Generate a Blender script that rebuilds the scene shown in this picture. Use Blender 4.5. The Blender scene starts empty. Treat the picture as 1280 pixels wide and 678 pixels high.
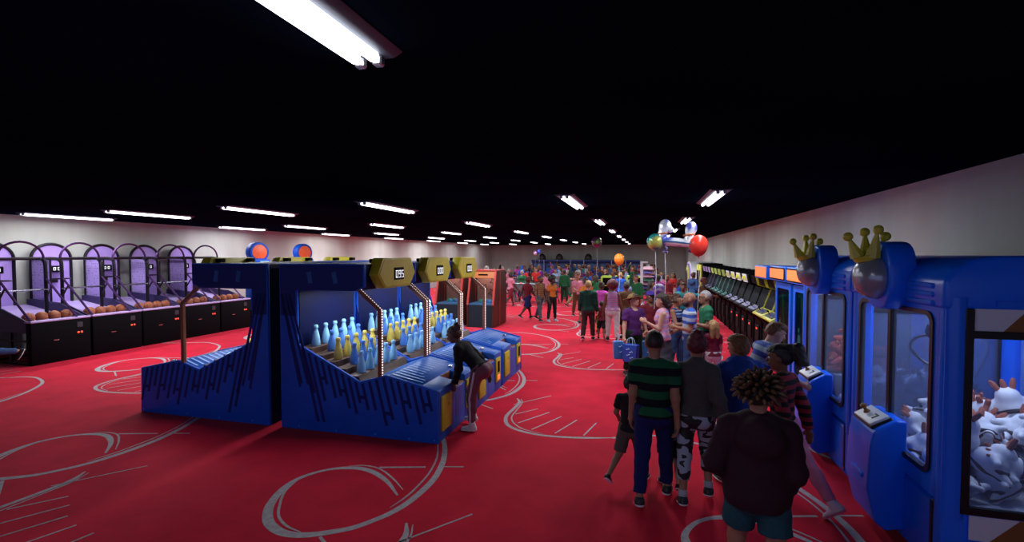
import bpy, bmesh, math, random
import numpy as np
from mathutils import Vector, Matrix, Euler

# ------------------------------------------------------------------ camera
SC = bpy.context.scene
COL = SC.collection
PI = math.pi
F_PX, EYE = 607.0, 2.45
PITCH = math.atan(20 / F_PX)
YAW = math.atan(166.0 / F_PX * math.cos(PITCH))
cam_d = bpy.data.cameras.new('camera')
cam_d.sensor_fit = 'HORIZONTAL'
cam_d.sensor_width = 36.0
cam_d.lens = F_PX / 1280 * 36.0
cam_d.clip_start = 0.05
cam_d.clip_end = 200
cam = bpy.data.objects.new('camera', cam_d)
COL.objects.link(cam)
cam.location = (0, 0, EYE)
cam.rotation_euler = (PI / 2 - PITCH, 0, YAW)
SC.camera = cam

# ------------------------------------------------------------------ world, exposure
W = bpy.data.worlds.new('world')
SC.world = W
W.use_nodes = True
W.node_tree.nodes['Background'].inputs[0].default_value = (0.42, 0.5, 0.9, 1)
W.node_tree.nodes['Background'].inputs[1].default_value = 0.72
SC.view_settings.view_transform = 'Standard'
SC.view_settings.look = 'None'
SC.view_settings.exposure = 0.0
SC.view_settings.gamma = 1.0
SC.view_settings.use_curve_mapping = False
SC.cycles.max_bounces = 8
SC.cycles.diffuse_bounces = 2
SC.cycles.glossy_bounces = 3
SC.cycles.transmission_bounces = 8
SC.cycles.transparent_max_bounces = 12
SC.cycles.use_denoising = True
SC.cycles.caustics_reflective = False
SC.cycles.caustics_refractive = False
SC.cycles.sample_clamp_indirect = 4
TUBE_POWER = 0.7      # scales every ceiling tube fixture

# ------------------------------------------------------------------ materials
MATS = {}
def mat(name, col=(0.5, 0.5, 0.5), rough=0.5, metal=0.0, emit=None, estr=1.0, spec=0.5, coat=0.0):
    if name in MATS: return MATS[name]
    m = bpy.data.materials.new(name); m.use_nodes = True
    b = m.node_tree.nodes['Principled BSDF']
    b.inputs['Base Color'].default_value = (*col, 1)
    b.inputs['Roughness'].default_value = rough
    b.inputs['Metallic'].default_value = metal
    b.inputs['Specular IOR Level'].default_value = spec
    b.inputs['Coat Weight'].default_value = coat
    if emit:
        b.inputs['Emission Color'].default_value = (*emit, 1)
        b.inputs['Emission Strength'].default_value = estr
    MATS[name] = m
    return m
def nodes(m):
    nt = m.node_tree
    return nt, nt.nodes, nt.links, nt.nodes['Principled BSDF']
def noisy(name, c1, c2, scale=8.0, rough=0.6, bump=0.0, detail=4.0, metal=0.0, stretch=(1, 1, 1), spec=0.5):
    "two colours mixed by noise in object space"
    if name in MATS: return MATS[name]
    m = mat(name, c1, rough, metal, spec=spec)
    nt, N, L, b = nodes(m)
    tc = N.new('ShaderNodeTexCoord'); mp = N.new('ShaderNodeMapping'); mp.inputs['Scale'].default_value = stretch
    nz = N.new('ShaderNodeTexNoise'); nz.inputs['Scale'].default_value = scale; nz.inputs['Detail'].default_value = detail
    rp = N.new('ShaderNodeValToRGB')
    rp.color_ramp.elements[0].position = .35; rp.color_ramp.elements[1].position = .65
    rp.color_ramp.elements[0].color = (*c1, 1); rp.color_ramp.elements[1].color = (*c2, 1)
    L.new(tc.outputs['Object'], mp.inputs[0]); L.new(mp.outputs[0], nz.inputs['Vector'])
    L.new(nz.outputs['Fac'], rp.inputs[0]); L.new(rp.outputs[0], b.inputs['Base Color'])
    if bump:
        bp = N.new('ShaderNodeBump'); bp.inputs['Strength'].default_value = bump; bp.inputs['Distance'].default_value = .02
        L.new(nz.outputs['Fac'], bp.inputs['Height']); L.new(bp.outputs[0], b.inputs['Normal'])
    return m
def cloth(name, col, rough=0.85):
    "plain woven cloth: a flat colour with a faint weave"
    d = tuple(c * .8 for c in col)
    return noisy(name, col, d, 60, rough, .15, spec=.25)
def striped(name, cols, period, axis=(0, 0, 1), widths=None, off=0.0, rough=0.85):
    "cloth with hard stripes across an axis of the garment"
    if name in MATS: return MATS[name]
    m = mat(name, cols[0], rough, spec=.25)
    nt, N, L, b = nodes(m)
    tc = N.new('ShaderNodeTexCoord')
    dt = N.new('ShaderNodeVectorMath'); dt.operation = 'DOT_PRODUCT'; dt.inputs[1].default_value = axis
    a = N.new('ShaderNodeMath'); a.operation = 'MULTIPLY_ADD'; a.inputs[1].default_value = 1 / period; a.inputs[2].default_value = off + 50
    fr = N.new('ShaderNodeMath'); fr.operation = 'FRACT'
    rp = N.new('ShaderNodeValToRGB'); rp.color_ramp.interpolation = 'CONSTANT'
    n = len(cols); widths = widths or [1 / n] * n
    pos = 0; els = rp.color_ramp.elements
    els[0].position = 0; els[0].color = (*cols[0], 1)
    els[1].position = widths[0]; els[1].color = (*cols[1], 1)
    pos = widths[0]
    for i in range(2, n):
        pos += widths[i - 1]; e = els.new(pos); e.color = (*cols[i], 1)
    L.new(tc.outputs['Object'], dt.inputs[0]); L.new(dt.outputs['Value'], a.inputs[0]); L.new(a.outputs[0], fr.inputs[0])
    L.new(fr.outputs[0], rp.inputs[0]); L.new(rp.outputs[0], b.inputs['Base Color'])
    return m
def glass(name, tint=(0.8, 0.9, 1.0), clear=0.88, rough=0.05, refl=0.12, haze=0.0, haze_col=(.4, .5, .75)):
    "thin pane: mostly see-through with a fresnel-ish reflection"
    if name in MATS: return MATS[name]
    m = bpy.data.materials.new(name); m.use_nodes = True
    nt = m.node_tree; N = nt.nodes; L = nt.links
    N.remove(N['Principled BSDF'])
    o = N['Material Output']
    tr = N.new('ShaderNodeBsdfTransparent'); tr.inputs[0].default_value = (*[t * clear for t in tint], 1)
    gl = N.new('ShaderNodeBsdfGlossy'); gl.inputs['Roughness'].default_value = rough; gl.inputs[0].default_value = (1, 1, 1, 1)
    fr = N.new('ShaderNodeFresnel'); fr.inputs[0].default_value = 1.35
    mx = N.new('ShaderNodeMixShader')
    fm = N.new('ShaderNodeMath'); fm.operation = 'MULTIPLY'; fm.inputs[1].default_value = refl
    L.new(fr.outputs[0], fm.inputs[0]); L.new(fm.outputs[0], mx.inputs[0]); L.new(tr.outputs[0], mx.inputs[1]); L.new(gl.outputs[0], mx.inputs[2]); L.new(mx.outputs[0], o.inputs[0])
    if haze:  # diffuse layer paints the bluish haze of reflected light into the pane
        df = N.new('ShaderNodeBsdfDiffuse'); df.inputs[0].default_value = (*haze_col, 1); m2 = N.new('ShaderNodeMixShader'); m2.inputs[0].default_value = haze
        L.new(mx.outputs[0], m2.inputs[1]); L.new(df.outputs[0], m2.inputs[2]); L.new(m2.outputs[0], o.inputs[0])
    MATS[name] = m
    return m

# ------------------------------------------------------------------ object helpers
def tag(o, label=None, cat=None, group=None, kind=None):
    if label: o['label'] = label
    if cat: o['category'] = cat
    if group: o['group'] = group
    if kind: o['kind'] = kind
    return o
def empty(name, loc=(0, 0, 0), rz=0.0, label=None, cat=None, group=None):
    o = bpy.data.objects.new(name, None); COL.objects.link(o)
    o.empty_display_size = .1
    o.location = loc; o.rotation_euler = (0, 0, rz)
    return tag(o, label, cat, group)
def copy_tree(o, parent=None):
    c = o.copy(); COL.objects.link(c)
    if parent is not None: c.parent = parent
    for ch in list(o.children): copy_tree(ch, c)
    return c

class MB:
    "collects shapes, then links them as ONE mesh object"
    def __init__(s): s.bm = bmesh.new(); s.mi = 0
    def slot(s, i): s.mi = i; return s
    def _new(s, verts, faces):
        vs = [s.bm.verts.new(v) for v in verts]
        out = []
        for f in faces:
            try: fc = s.bm.faces.new([vs[i] for i in f])
            except ValueError: continue
            fc.material_index = s.mi; out.append(fc)
        return vs, out
    def _bev(s, faces, w, seg=2):
        es = list({e for f in faces for e in f.edges})
        r = bmesh.ops.bevel(s.bm, geom=es, offset=w, segments=seg, affect='EDGES', profile=.5, clamp_overlap=True)
        for f in r['faces']: f.material_index = s.mi
    def box(s, x0, x1, y0, y1, z0, z1, bev=0.0, seg=2, M=None):
        v = [Vector(p) for p in ((x0, y0, z0), (x1, y0, z0), (x1, y1, z0), (x0, y1, z0), (x0, y0, z1), (x1, y0, z1), (x1, y1, z1), (x0, y1, z1))]
        if M is not None: v = [M @ p for p in v]
        vs, fs = s._new(v, ((3, 2, 1, 0), (4, 5, 6, 7), (0, 1, 5, 4), (1, 2, 6, 5), (2, 3, 7, 6), (3, 0, 4, 7)))
        if bev: s._bev(fs, bev, seg)
        return s
    def prism(s, poly, axis, a, b, bev=0.0, seg=2):
        "extrude a 2D outline along an axis: x -> (y,z), y -> (x,z), z -> (x,y)"
        mk = {'x': lambda p, t: (t, p[0], p[1]), 'y': lambda p, t: (p[0], t, p[1]), 'z': lambda p, t: (p[0], p[1], t)}[axis]
        n = len(poly)
        v = [mk(p, a) for p in poly] + [mk(p, b) for p in poly]
        f = [tuple(range(n)), tuple(range(2 * n - 1, n - 1, -1))] + [(i, n + i, n + (i + 1) % n, (i + 1) % n) for i in range(n)]
        vs, fs = s._new(v, f)
        bmesh.ops.recalc_face_normals(s.bm, faces=fs)
        if bev: s._bev(fs, bev, seg)
        return s
    def quad(s, *pts):
        s._new(pts, (tuple(range(len(pts))),)); return s
    def tube(s, pts, r, n=8, cap=True, closed=False):
        pts = [Vector(p) for p in pts]; m = len(pts)
        rs = r if isinstance(r, (list, tuple)) else [r] * m
        rings = []; up = None
        for i, p in enumerate(pts):
            a = pts[i - 1] if (i or closed) else p; b = pts[(i + 1) % m] if (i < m - 1 or closed) else p
            t = (b - a).normalized()
            if up is None:
                up = Vector((0, 0, 1)) if abs(t.z) < .9 else Vector((1, 0, 0))
            u = (up - t * up.dot(t)).normalized(); w = t.cross(u); up = u
            rings.append([p + (u * math.cos(2 * PI * k / n) + w * math.sin(2 * PI * k / n)) * rs[i] for k in range(n)])
        v = [q for R_ in rings for q in R_]
        f = []
        for i in range(m if closed else m - 1):
            j = (i + 1) % m
            for k in range(n): f.append((i * n + k, i * n + (k + 1) % n, j * n + (k + 1) % n, j * n + k))
        if cap and not closed:
            f.append(tuple(range(n - 1, -1, -1))); f.append(tuple((m - 1) * n + k for k in range(n)))
        s._new(v, f); return s
    def lathe(s, prof, n=16, M=None, cap=True):
        "profile [(r, z)] turned about z"
        v = []
        for (r, z) in prof:
            for k in range(n):
                p = Vector((r * math.cos(2 * PI * k / n), r * math.sin(2 * PI * k / n), z)); v.append(M @ p if M is not None else p)
        f = []
        for i in range(len(prof) - 1):
            for k in range(n): f.append((i * n + k, i * n + (k + 1) % n, (i + 1) * n + (k + 1) % n, (i + 1) * n + k))
        if cap:
            f.append(tuple(range(n - 1, -1, -1))); f.append(tuple((len(prof) - 1) * n + k for k in range(n)))
        s._new(v, f); return s
    def ball(s, c, r, n=12, M=None):
        rr = r if isinstance(r, (list, tuple)) else (r, r, r)
        v = []; m = max(6, n // 2 + 2)
        T = M if M is not None else Matrix.Identity(3)
        for i in range(1, m):
            th = PI * i / m
            for k in range(n):
                ph = 2 * PI * k / n
                v.append(Vector(c) + T @ Vector((rr[0] * math.sin(th) * math.cos(ph), rr[1] * math.sin(th) * math.sin(ph), rr[2] * math.cos(th))))
        v.append(Vector(c) + T @ Vector((0, 0, rr[2]))); v.append(Vector(c) - T @ Vector((0, 0, rr[2])))
        f = []
        for i in range(m - 2):
            for k in range(n): f.append((i * n + k, (i + 1) * n + k, (i + 1) * n + (k + 1) % n, i * n + (k + 1) % n))
        top, bot = len(v) - 2, len(v) - 1
        for k in range(n):
            f.append((top, k, (k + 1) % n)); f.append((bot, (m - 2) * n + (k + 1) % n, (m - 2) * n + k))
        s._new(v, f); return s
    def build(s, name, mats, parent=None, smooth=35, loc=None):
        me = bpy.data.meshes.new(name)
        bmesh.ops.recalc_face_normals(s.bm, faces=s.bm.faces[:]) if len(s.bm.faces) < 60000 else None
        s.bm.to_mesh(me); s.bm.free()
        for m in (mats if isinstance(mats, (list, tuple)) else [mats]): me.materials.append(m)
        if smooth:
            me.polygons.foreach_set('use_smooth', [True] * len(me.polygons))
            me.set_sharp_from_angle(angle=math.radians(smooth))
        o = bpy.data.objects.new(name, me); COL.objects.link(o)
        if parent is not None: o.parent = parent
        if loc: o.location = loc
        return o

def crom(pts, n=8, closed=False):
    "Catmull-Rom through points"
    P = [np.array(p, float) for p in pts]; m = len(P); out = []
    rng = range(m if closed else m - 1)
    for i in rng:
        p0 = P[i - 1] if (i > 0 or closed) else 2 * P[0] - P[1]
        p1 = P[i]; p2 = P[(i + 1) % m]
        p3 = P[(i + 2) % m] if (i + 2 < m or closed) else 2 * P[-1] - P[-2]
        for k in range(n):
            t = k / n
            out.append(.5 * ((2 * p1) + (-p0 + p2) * t + (2 * p0 - 5 * p1 + 4 * p2 - p3) * t * t + (-p0 + 3 * p1 - 3 * p2 + p3) * t ** 3))
    if not closed: out.append(P[-1])
    return [tuple(float(c) for c in q) for q in out]
# ------------------------------------------------------------------ the room
XL, XR, YB, YF, ZC = -15.3, 3.62, 48.0, -3.0, 3.46
carpet = noisy('red_carpet', (.66, .006, .034), (.54, .004, .026), 2.2, .85, .12, 8, spec=.1)
def _carpet():
    nt, N, L, b = nodes(carpet)
    b.inputs['Sheen Weight'].default_value = .12; b.inputs['Sheen Roughness'].default_value = .4
    b.inputs['Sheen Tint'].default_value = (1, .45, .55, 1)
_carpet()
linem = noisy('carpet_line', (.46, .41, .43), (.36, .30, .33), 20, .8)
T_MAIN = [(-2.41, 4.39), (-2.65, 4.62), (-2.9, 4.78), (-3.11, 4.84), (-3.29, 4.81), (-3.43, 4.74), (-3.55, 4.62), (-3.64, 4.42), (-3.63, 4.18), (-3.54, 3.93), (-3.44, 3.77), (-3.29, 3.62), (-3.1, 3.53), (-2.94, 3.52), (-2.8, 3.56), (-2.66, 3.64), (-2.51, 3.75), (-2.4, 3.9), (-2.3, 4.08), (-2.23, 4.33), (-2.2, 4.72), (-2.24, 5.07), (-2.36, 5.48), (-2.59, 5.95), (-3.01, 6.45), (-3.46, 6.70), (-3.89, 6.78), (-4.4, 6.55)]
W_MAIN = [.02, .05, .07, .075, .07, .05, .05, .06, .075, .085, .09, .095, .09, .085, .08, .075, .07, .065, .07, .075, .075, .07, .065, .06, .055, .05, .05, .05]
T_SEC = [([(-2.41, 4.51), (-2.65, 4.72), (-2.91, 4.89), (-3.13, 4.92), (-3.29, 4.86)], .022), ([(-3.62, 4.4), (-3.57, 4.15), (-3.44, 3.93), (-3.29, 3.74), (-3.1, 3.62), (-2.91, 3.57)], .025),
         ([(-2.66, 5.95), (-2.42, 5.4), (-2.32, 4.98), (-2.3, 4.65), (-2.31, 4.39), (-2.36, 4.15)], .022),
         ([(-2.08, 7.95), (-1.99, 7.75), (-1.99, 7.45), (-2.01, 7.1), (-1.97, 6.85), (-1.86, 6.63), (-1.65, 6.48), (-1.37, 6.4), (-1.07, 6.4), (-.72, 6.46), (-.4, 6.55)], .055),
         ([(-2.01, 7.94), (-1.94, 7.73), (-1.93, 7.36), (-1.92, 7.01), (-1.82, 6.76), (-1.62, 6.55), (-1.32, 6.45)], .022),
         ([(-2.93, 4.92), (-2.42, 5.07)], .035), ([(-2.27, 5.12), (-2.0, 5.19)], .025), ([(-2.7, 3.55), (-2.31, 3.3)], .03), ([(-2.05, 7.6), (-1.55, 8.25)], .02)]
T_HATCH = [(-1.9, 7.15, -1.62, 7.49), (-1.76, 6.78, -1.41, 7.37), (-1.51, 6.57, -1.2, 7.22), (-1.17, 6.51, -.95, 7.13), (-.78, 6.53, -.66, 7.08)]
def ribbon(b, pts, w, z, sub=5):
    m = len(pts); ws = w if isinstance(w, list) else [w * (.35 if i in (0, m - 1) and m > 2 else 1) for i in range(m)]
    P = crom([(x, y, q) for (x, y), q in zip(pts, ws)], sub) if m > 2 else [(x, y, q) for (x, y), q in zip(pts, ws)]
    v = []; n = len(P)
    for i in range(n):
        a = P[max(i - 1, 0)]; c = P[min(i + 1, n - 1)]; t = Vector((c[0] - a[0], c[1] - a[1])).normalized(); o = Vector((-t.y, t.x)) * P[i][2] / 2
        v += [(P[i][0] + o.x, P[i][1] + o.y, z), (P[i][0] - o.x, P[i][1] - o.y, z)]
    b._new(v, [(2 * i, 2 * i + 1, 2 * i + 3, 2 * i + 2) for i in range(n - 1)])
def make_floor():
    b = MB(); b.box(XL - .1, XR + .1, YF - .1, YB + .1, -.15, 0)
    b.slot(1)
    for i in range(-4, 2):
        for j in range(-1, 11):
            dx, dy = i * 4.0 + 0, j * 4.0
            if i == 1: dx = 4.0
            sub = 6 if j < 2 else 3
            lim = lambda pts: [(x + dx, y + dy) for x, y in pts]
            ok = lambda pts: all(XL < x < XR for x, y in pts)
            for pts, w in [(T_MAIN, W_MAIN)] + T_SEC + [([(a, c), (d, e)], .022) for a, c, d, e in T_HATCH]:
                q = lim(pts)
                if ok(q): ribbon(b, q, w, .0025 if w is not W_MAIN else .002, sub)
                else:
                    k = [(p, (w[n] if isinstance(w, list) else w)) for n, p in enumerate(q) if XL < p[0] < XR]
                    if len(k) > 1: ribbon(b, [p for p, _ in k], [x for _, x in k], .002, sub)
    tag(b.build('floor', [carpet, linem], smooth=0), kind='structure')
make_floor()
def wall_material():
    m = noisy('concrete_wall', (.48, .485, .45), (.41, .41, .375), 1.3, .85, .05, 6, stretch=(1, 1, .25), spec=.2)
    return m
wallm = wall_material()
b = MB(); b.box(XL - .2, XL, YF, YB, 0, ZC); tag(b.build('wall_left', wallm, smooth=0), kind='structure')
b = MB(); b.box(XR, XR + .2, YF, YB, 0, ZC); tag(b.build('wall_right', wallm, smooth=0), kind='structure')
b = MB(); b.box(XL - .2, XR + .2, YB, YB + .2, 0, ZC); tag(b.build('wall_back', wallm, smooth=0), kind='structure')
b = MB(); b.box(XL - .2, XR + .2, YF, YB + .2, ZC, ZC + .2); tag(b.build('ceiling', noisy('black_ceiling', (.003, .006, .014), (.005, .009, .019), .8, 1.0, .0, 3, spec=.0), smooth=0), kind='structure')

# ------------------------------------------------------------------ twin-tube ceiling fixtures, each with its own light
tubem = mat('lit_tube', (1, 1, 1), .4, emit=(.86, .9, 1.0), estr=7)
housem = mat('fixture_housing', (.07, .08, .11), .5)
endm = mat('tube_end', (.5, .52, .56), .3, .8)
def make_light():
    r = empty('ceiling_light')
    b = MB(); b.prism([(-.17, ZC), (-.12, ZC - .028), (.12, ZC - .028), (.17, ZC)], 'y', 0, 2.1, .008, 1); b.build('housing', housem, r)
    for x in (-.05, .05):
        b = MB(); b.tube([(x, .07, ZC - .045), (x, .09, ZC - .045), (x, 2.01, ZC - .045), (x, 2.03, ZC - .045)], [.02, .028, .028, .02], 12); t = b.build('tube', tubem, r)
        for y in (.02, 2.035):
            b = MB(); b.box(x - .025, x + .025, y, y + .045, ZC - .075, ZC - .026, .008, 1); b.build('socket', endm, t)
    return r
ROWS = [(-14.2, 'the row nearest the left wall'), (-11.5, 'the row over the front of the basketball machines'), (-8.3, 'the row left of the left-facing bottle machines'), (-5.1, 'the row over the back-to-back bottle machines'), (-1.3, 'the row left of the walkway'), (1.12, 'the row right of the walkway')]
ORD = ['first', 'second', 'third', 'fourth', 'fifth', 'sixth', 'seventh', 'eighth']
light0 = make_light()
def place_light(first, x, y, label, power):
    r = light0 if first else copy_tree(light0)
    r.location = (x, y, 0)
    tag(r, label, 'light', 'twin-tube ceiling lights')
    l = bpy.data.lights.new('tube_glow', 'AREA'); l.shape = 'RECTANGLE'; l.size = .3; l.size_y = 1.95; l.energy = power * TUBE_POWER; l.color = (.93, .95, 1.0)
    lo = bpy.data.objects.new('tube_glow', l); COL.objects.link(lo); lo.parent = r; lo.location = (0, 1.05, ZC - .1)
place_light(True, -1.33, .12, 'twin-tube ceiling light closest to the viewer, brightest and largest overhead', 22)
for ri, (x, rn) in enumerate(ROWS):
    for k in range(7):
        y = 8.0 + 5.55 * k
        pw = (105 if k < 5 else 38) if k else (70 if ri > 2 else 100)
        place_light(False, x, y, 'twin-tube ceiling light, %s along %s' % (ORD[k], rn), pw)
# ------------------------------------------------------------------ people: bodies and clothes grown as smooth fields, one continuous skin each
def Rx(a): c, s = math.cos(a), math.sin(a); return np.array([[1, 0, 0], [0, c, -s], [0, s, c]])
def Ry(a): c, s = math.cos(a), math.sin(a); return np.array([[c, 0, s], [0, 1, 0], [-s, 0, c]])
def Rz(a): c, s = math.cos(a), math.sin(a); return np.array([[c, -s, 0], [s, c, 0], [0, 0, 1]])
D2R = PI / 180
def rc(a, b, r1, r2): return ('rc', np.array(a, float), np.array(b, float), r1, r2)
def el(c, r, R=None): return ('el', np.array(c, float), np.array(r, float), np.eye(3) if R is None else R)
def flat(o, R, sy, prims): return ('fl', np.array(o, float), R, sy, prims)   # the listed shapes squashed front to back
def sd(p, P):
    k = p[0]
    if k == 'rc':
        _, a, b, r1, r2 = p
        ba = b - a; l2 = max(ba @ ba, 1e-9)
        t = np.clip(((P - a) @ ba) / l2, 0, 1)
        return np.linalg.norm(P - a - t[:, None] * ba, axis=1) - (r1 + (r2 - r1) * t)
    if k == 'el':
        _, c, r, R = p
        q = (P - c) @ R
        k0 = np.linalg.norm(q / r, axis=1); k1 = np.linalg.norm(q / (r * r), axis=1) + 1e-9
        return k0 * (k0 - 1) / k1
    if k == 'fl':
        _, o, R, sy, pr = p
        q = ((P - o) @ R) * np.array([1, 1 / sy, 1])
        return field(pr, q, .05) * (sy * .5 + .5)
def field(prims, P, k=.03):
    d = None
    for p in prims:
        e = sd(p, P)
        if d is None: d = e; continue
        h = np.clip(.5 + .5 * (d - e) / k, 0, 1)
        d = d * (1 - h) + e * h - k * h * (1 - h)
    return d
def bounds(prims):
    lo, hi = np.full(3, 1e9), np.full(3, -1e9)
    for p in prims:
        if p[0] == 'rc':
            r = max(p[3], p[4])
            for q in (p[1], p[2]): lo = np.minimum(lo, q - r); hi = np.maximum(hi, q + r)
        elif p[0] == 'el':
            r = p[2].max(); lo = np.minimum(lo, p[1] - r); hi = np.maximum(hi, p[1] + r)
        else:
            l, h = bounds(p[4]); cs = np.array([[x, y, z] for x in (l[0], h[0]) for y in (l[1] * p[3], h[1] * p[3]) for z in (l[2], h[2])]) @ p[2].T + p[1]
            lo = np.minimum(lo, cs.min(0)); hi = np.maximum(hi, cs.max(0))
    return lo, hi
def nets(fn, lo, hi, h):
    "surface nets over a field: vertices (n,3) and quads"
    lo = np.array(lo) - 2 * h; n = np.maximum(np.ceil((np.array(hi) + 2 * h - lo) / h).astype(int) + 1, 3)
    ax = [lo[i] + h * np.arange(n[i]) for i in range(3)]
    G = np.stack(np.meshgrid(*ax, indexing='ij'), -1).reshape(-1, 3)
    V = fn(G).reshape(n)
    S = V < 0
    c = np.zeros(n - 1, int)
    for i in (0, 1):
        for j in (0, 1):
            for k in (0, 1): c += S[i:n[0] - 1 + i, j:n[1] - 1 + j, k:n[2] - 1 + k]
    act = (c > 0) & (c < 8); idx = np.full(n - 1, -1); ii = np.argwhere(act); idx[act] = np.arange(len(ii))
    if not len(ii): return np.zeros((0, 3)), np.zeros((0, 4), int)
    acc = np.zeros((len(ii), 3)); cnt = np.zeros(len(ii))
    off = [(i, j, k) for i in (0, 1) for j in (0, 1) for k in (0, 1)]
    for a in off:
        for d in range(3):
            if a[d]: continue
            b = list(a); b[d] = 1
            va = V[ii[:, 0] + a[0], ii[:, 1] + a[1], ii[:, 2] + a[2]]; vb = V[ii[:, 0] + b[0], ii[:, 1] + b[1], ii[:, 2] + b[2]]
            m = (va < 0) != (vb < 0); t = np.where(m, va / np.where(m, va - vb, 1), 0)
            q = np.repeat(np.array([a], float), len(ii), 0); q[:, d] = t
            acc += q * m[:, None]; cnt += m
    vert = lo + h * (ii + acc / cnt[:, None])
    F = []
    for d in range(3):
        u, w = (d + 1) % 3, (d + 2) % 3
        sl = [slice(None)] * 3; sl2 = [slice(None)] * 3
        sl[d] = slice(0, n[d] - 1); sl2[d] = slice(1, n[d])
        A, B = S[tuple(sl)], S[tuple(sl2)]
        e = np.argwhere(A != B); e = e[(e[:, u] > 0) & (e[:, w] > 0) & (e[:, u] < n[u] - 1) & (e[:, w] < n[w] - 1)]
        if not len(e): continue
        inside = A[e[:, 0], e[:, 1], e[:, 2]]
        du = np.zeros(3, int); du[u] = 1; dw = np.zeros(3, int); dw[w] = 1
        q = np.stack([idx[tuple((e - x).T)] for x in (du + dw, dw, 0 * du, du)], 1)
        q[~inside] = q[~inside][:, ::-1]
        F.append(q)
    return vert, np.concatenate(F)
def raw_mesh(name, parts, mats, slots=None):
    "parts: list of (verts, quads) merged into one mesh; slots gives the material of each"
    me = bpy.data.meshes.new(name)
    V = np.concatenate([p[0] for p in parts]); o = 0; Fs = []; mi = []
    for i, p in enumerate(parts):
        Fs.append(p[1] + o); o += len(p[0]); mi.append(np.full(len(p[1]), slots[i] if slots else 0))
    Fq = np.concatenate(Fs); mi = np.concatenate(mi)
    me.vertices.add(len(V)); me.vertices.foreach_set('co', V.astype(np.float32).ravel())
    me.loops.add(len(Fq) * 4); me.loops.foreach_set('vertex_index', Fq.astype(np.int32).ravel())
    me.polygons.add(len(Fq)); me.polygons.foreach_set('loop_start', np.arange(0, len(Fq) * 4, 4, dtype=np.int32))
    me.polygons.foreach_set('material_index', mi.astype(np.int32)); me.polygons.foreach_set('use_smooth', np.ones(len(Fq), bool))
    for m in mats: me.materials.append(m)
    me.update(calc_edges=True)
    return me
def link(name, me, parent=None):
    o = bpy.data.objects.new(name, me); COL.objects.link(o)
    if parent is not None: o.parent = parent
    return o

SKIN = {k: noisy('skin_' + k, c, tuple(x * .88 for x in c), 14, .55, spec=.35) for k, c in dict(
    pale=(.56, .30, .22), tan=(.36, .17, .105), brown=(.17, .07, .038), dark=(.07, .028, .017)).items()}
HAIRM = {k: noisy('hair_' + k, c, tuple(x * .55 for x in c), 30, .6, .5, stretch=(1, 1, .25)) for k, c in dict(
    black=(.012, .01, .012), dark=(.03, .017, .012), brown=(.09, .038, .016), auburn=(.075, .018, .012), maroon=(.13, .012, .022), blond=(.42, .24, .09), grey=(.32, .32, .33),
    orange=(.55, .22, .05), ginger=(.2, .075, .025)).items()}
EYE_W = mat('eye_white', (.8, .8, .78), .25); EYE_D = mat('eye_iris', (.02, .012, .01), .2); LIP = mat('lip', (.32, .09, .08), .5)
RUBBER = mat('sole_white', (.75, .74, .76), .6)

def hand_field(curl):
    "a right hand hanging from the wrist at the origin: fingers down, thumb forward, palm to -x"
    pr = [rc((0, 0, .02), (0, 0, -.03), .026, .03), el((-.002, 0, -.052), (.017, .041, .047))]
    for y, z0, L, f in ((.029, -.086, .07, .0095), (.010, -.092, .079, .01), (-.010, -.09, .074, .0095), (-.028, -.083, .058, .0085)):
        p = np.array([0, y, z0 + .02]); a = .18; seg = (L * .46, L * .3, L * .24); q = p
        for i, s in enumerate(seg):
            a += curl * (.55, 1.0, .8)[i]
            n_ = q + np.array([-math.sin(a) * (s + (.018 if i == 0 else 0)), 0, -math.cos(a) * (s + (.018 if i == 0 else 0))])
            pr.append(rc(q, n_, f * (1, .95, .88)[i], f * (.95, .88, .78)[i])); q = n_
    pr += [rc((-.006, .022, -.026), (-.014, .05, -.055), .014, .0115), rc((-.014, .05, -.055), (-.026 - .01 * curl, .058 - .012 * curl, -.088), .0112, .0085)]
    return pr
HANDS = {}
def hand_mesh(curl, h=.0042):
    k = (round(curl, 1), h)
    if k not in HANDS:
        pr = hand_field(curl); lo, hi = bounds(pr); HANDS[k] = nets(lambda P: field(pr, P, .009), lo, hi, h)
    return HANDS[k]

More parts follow.
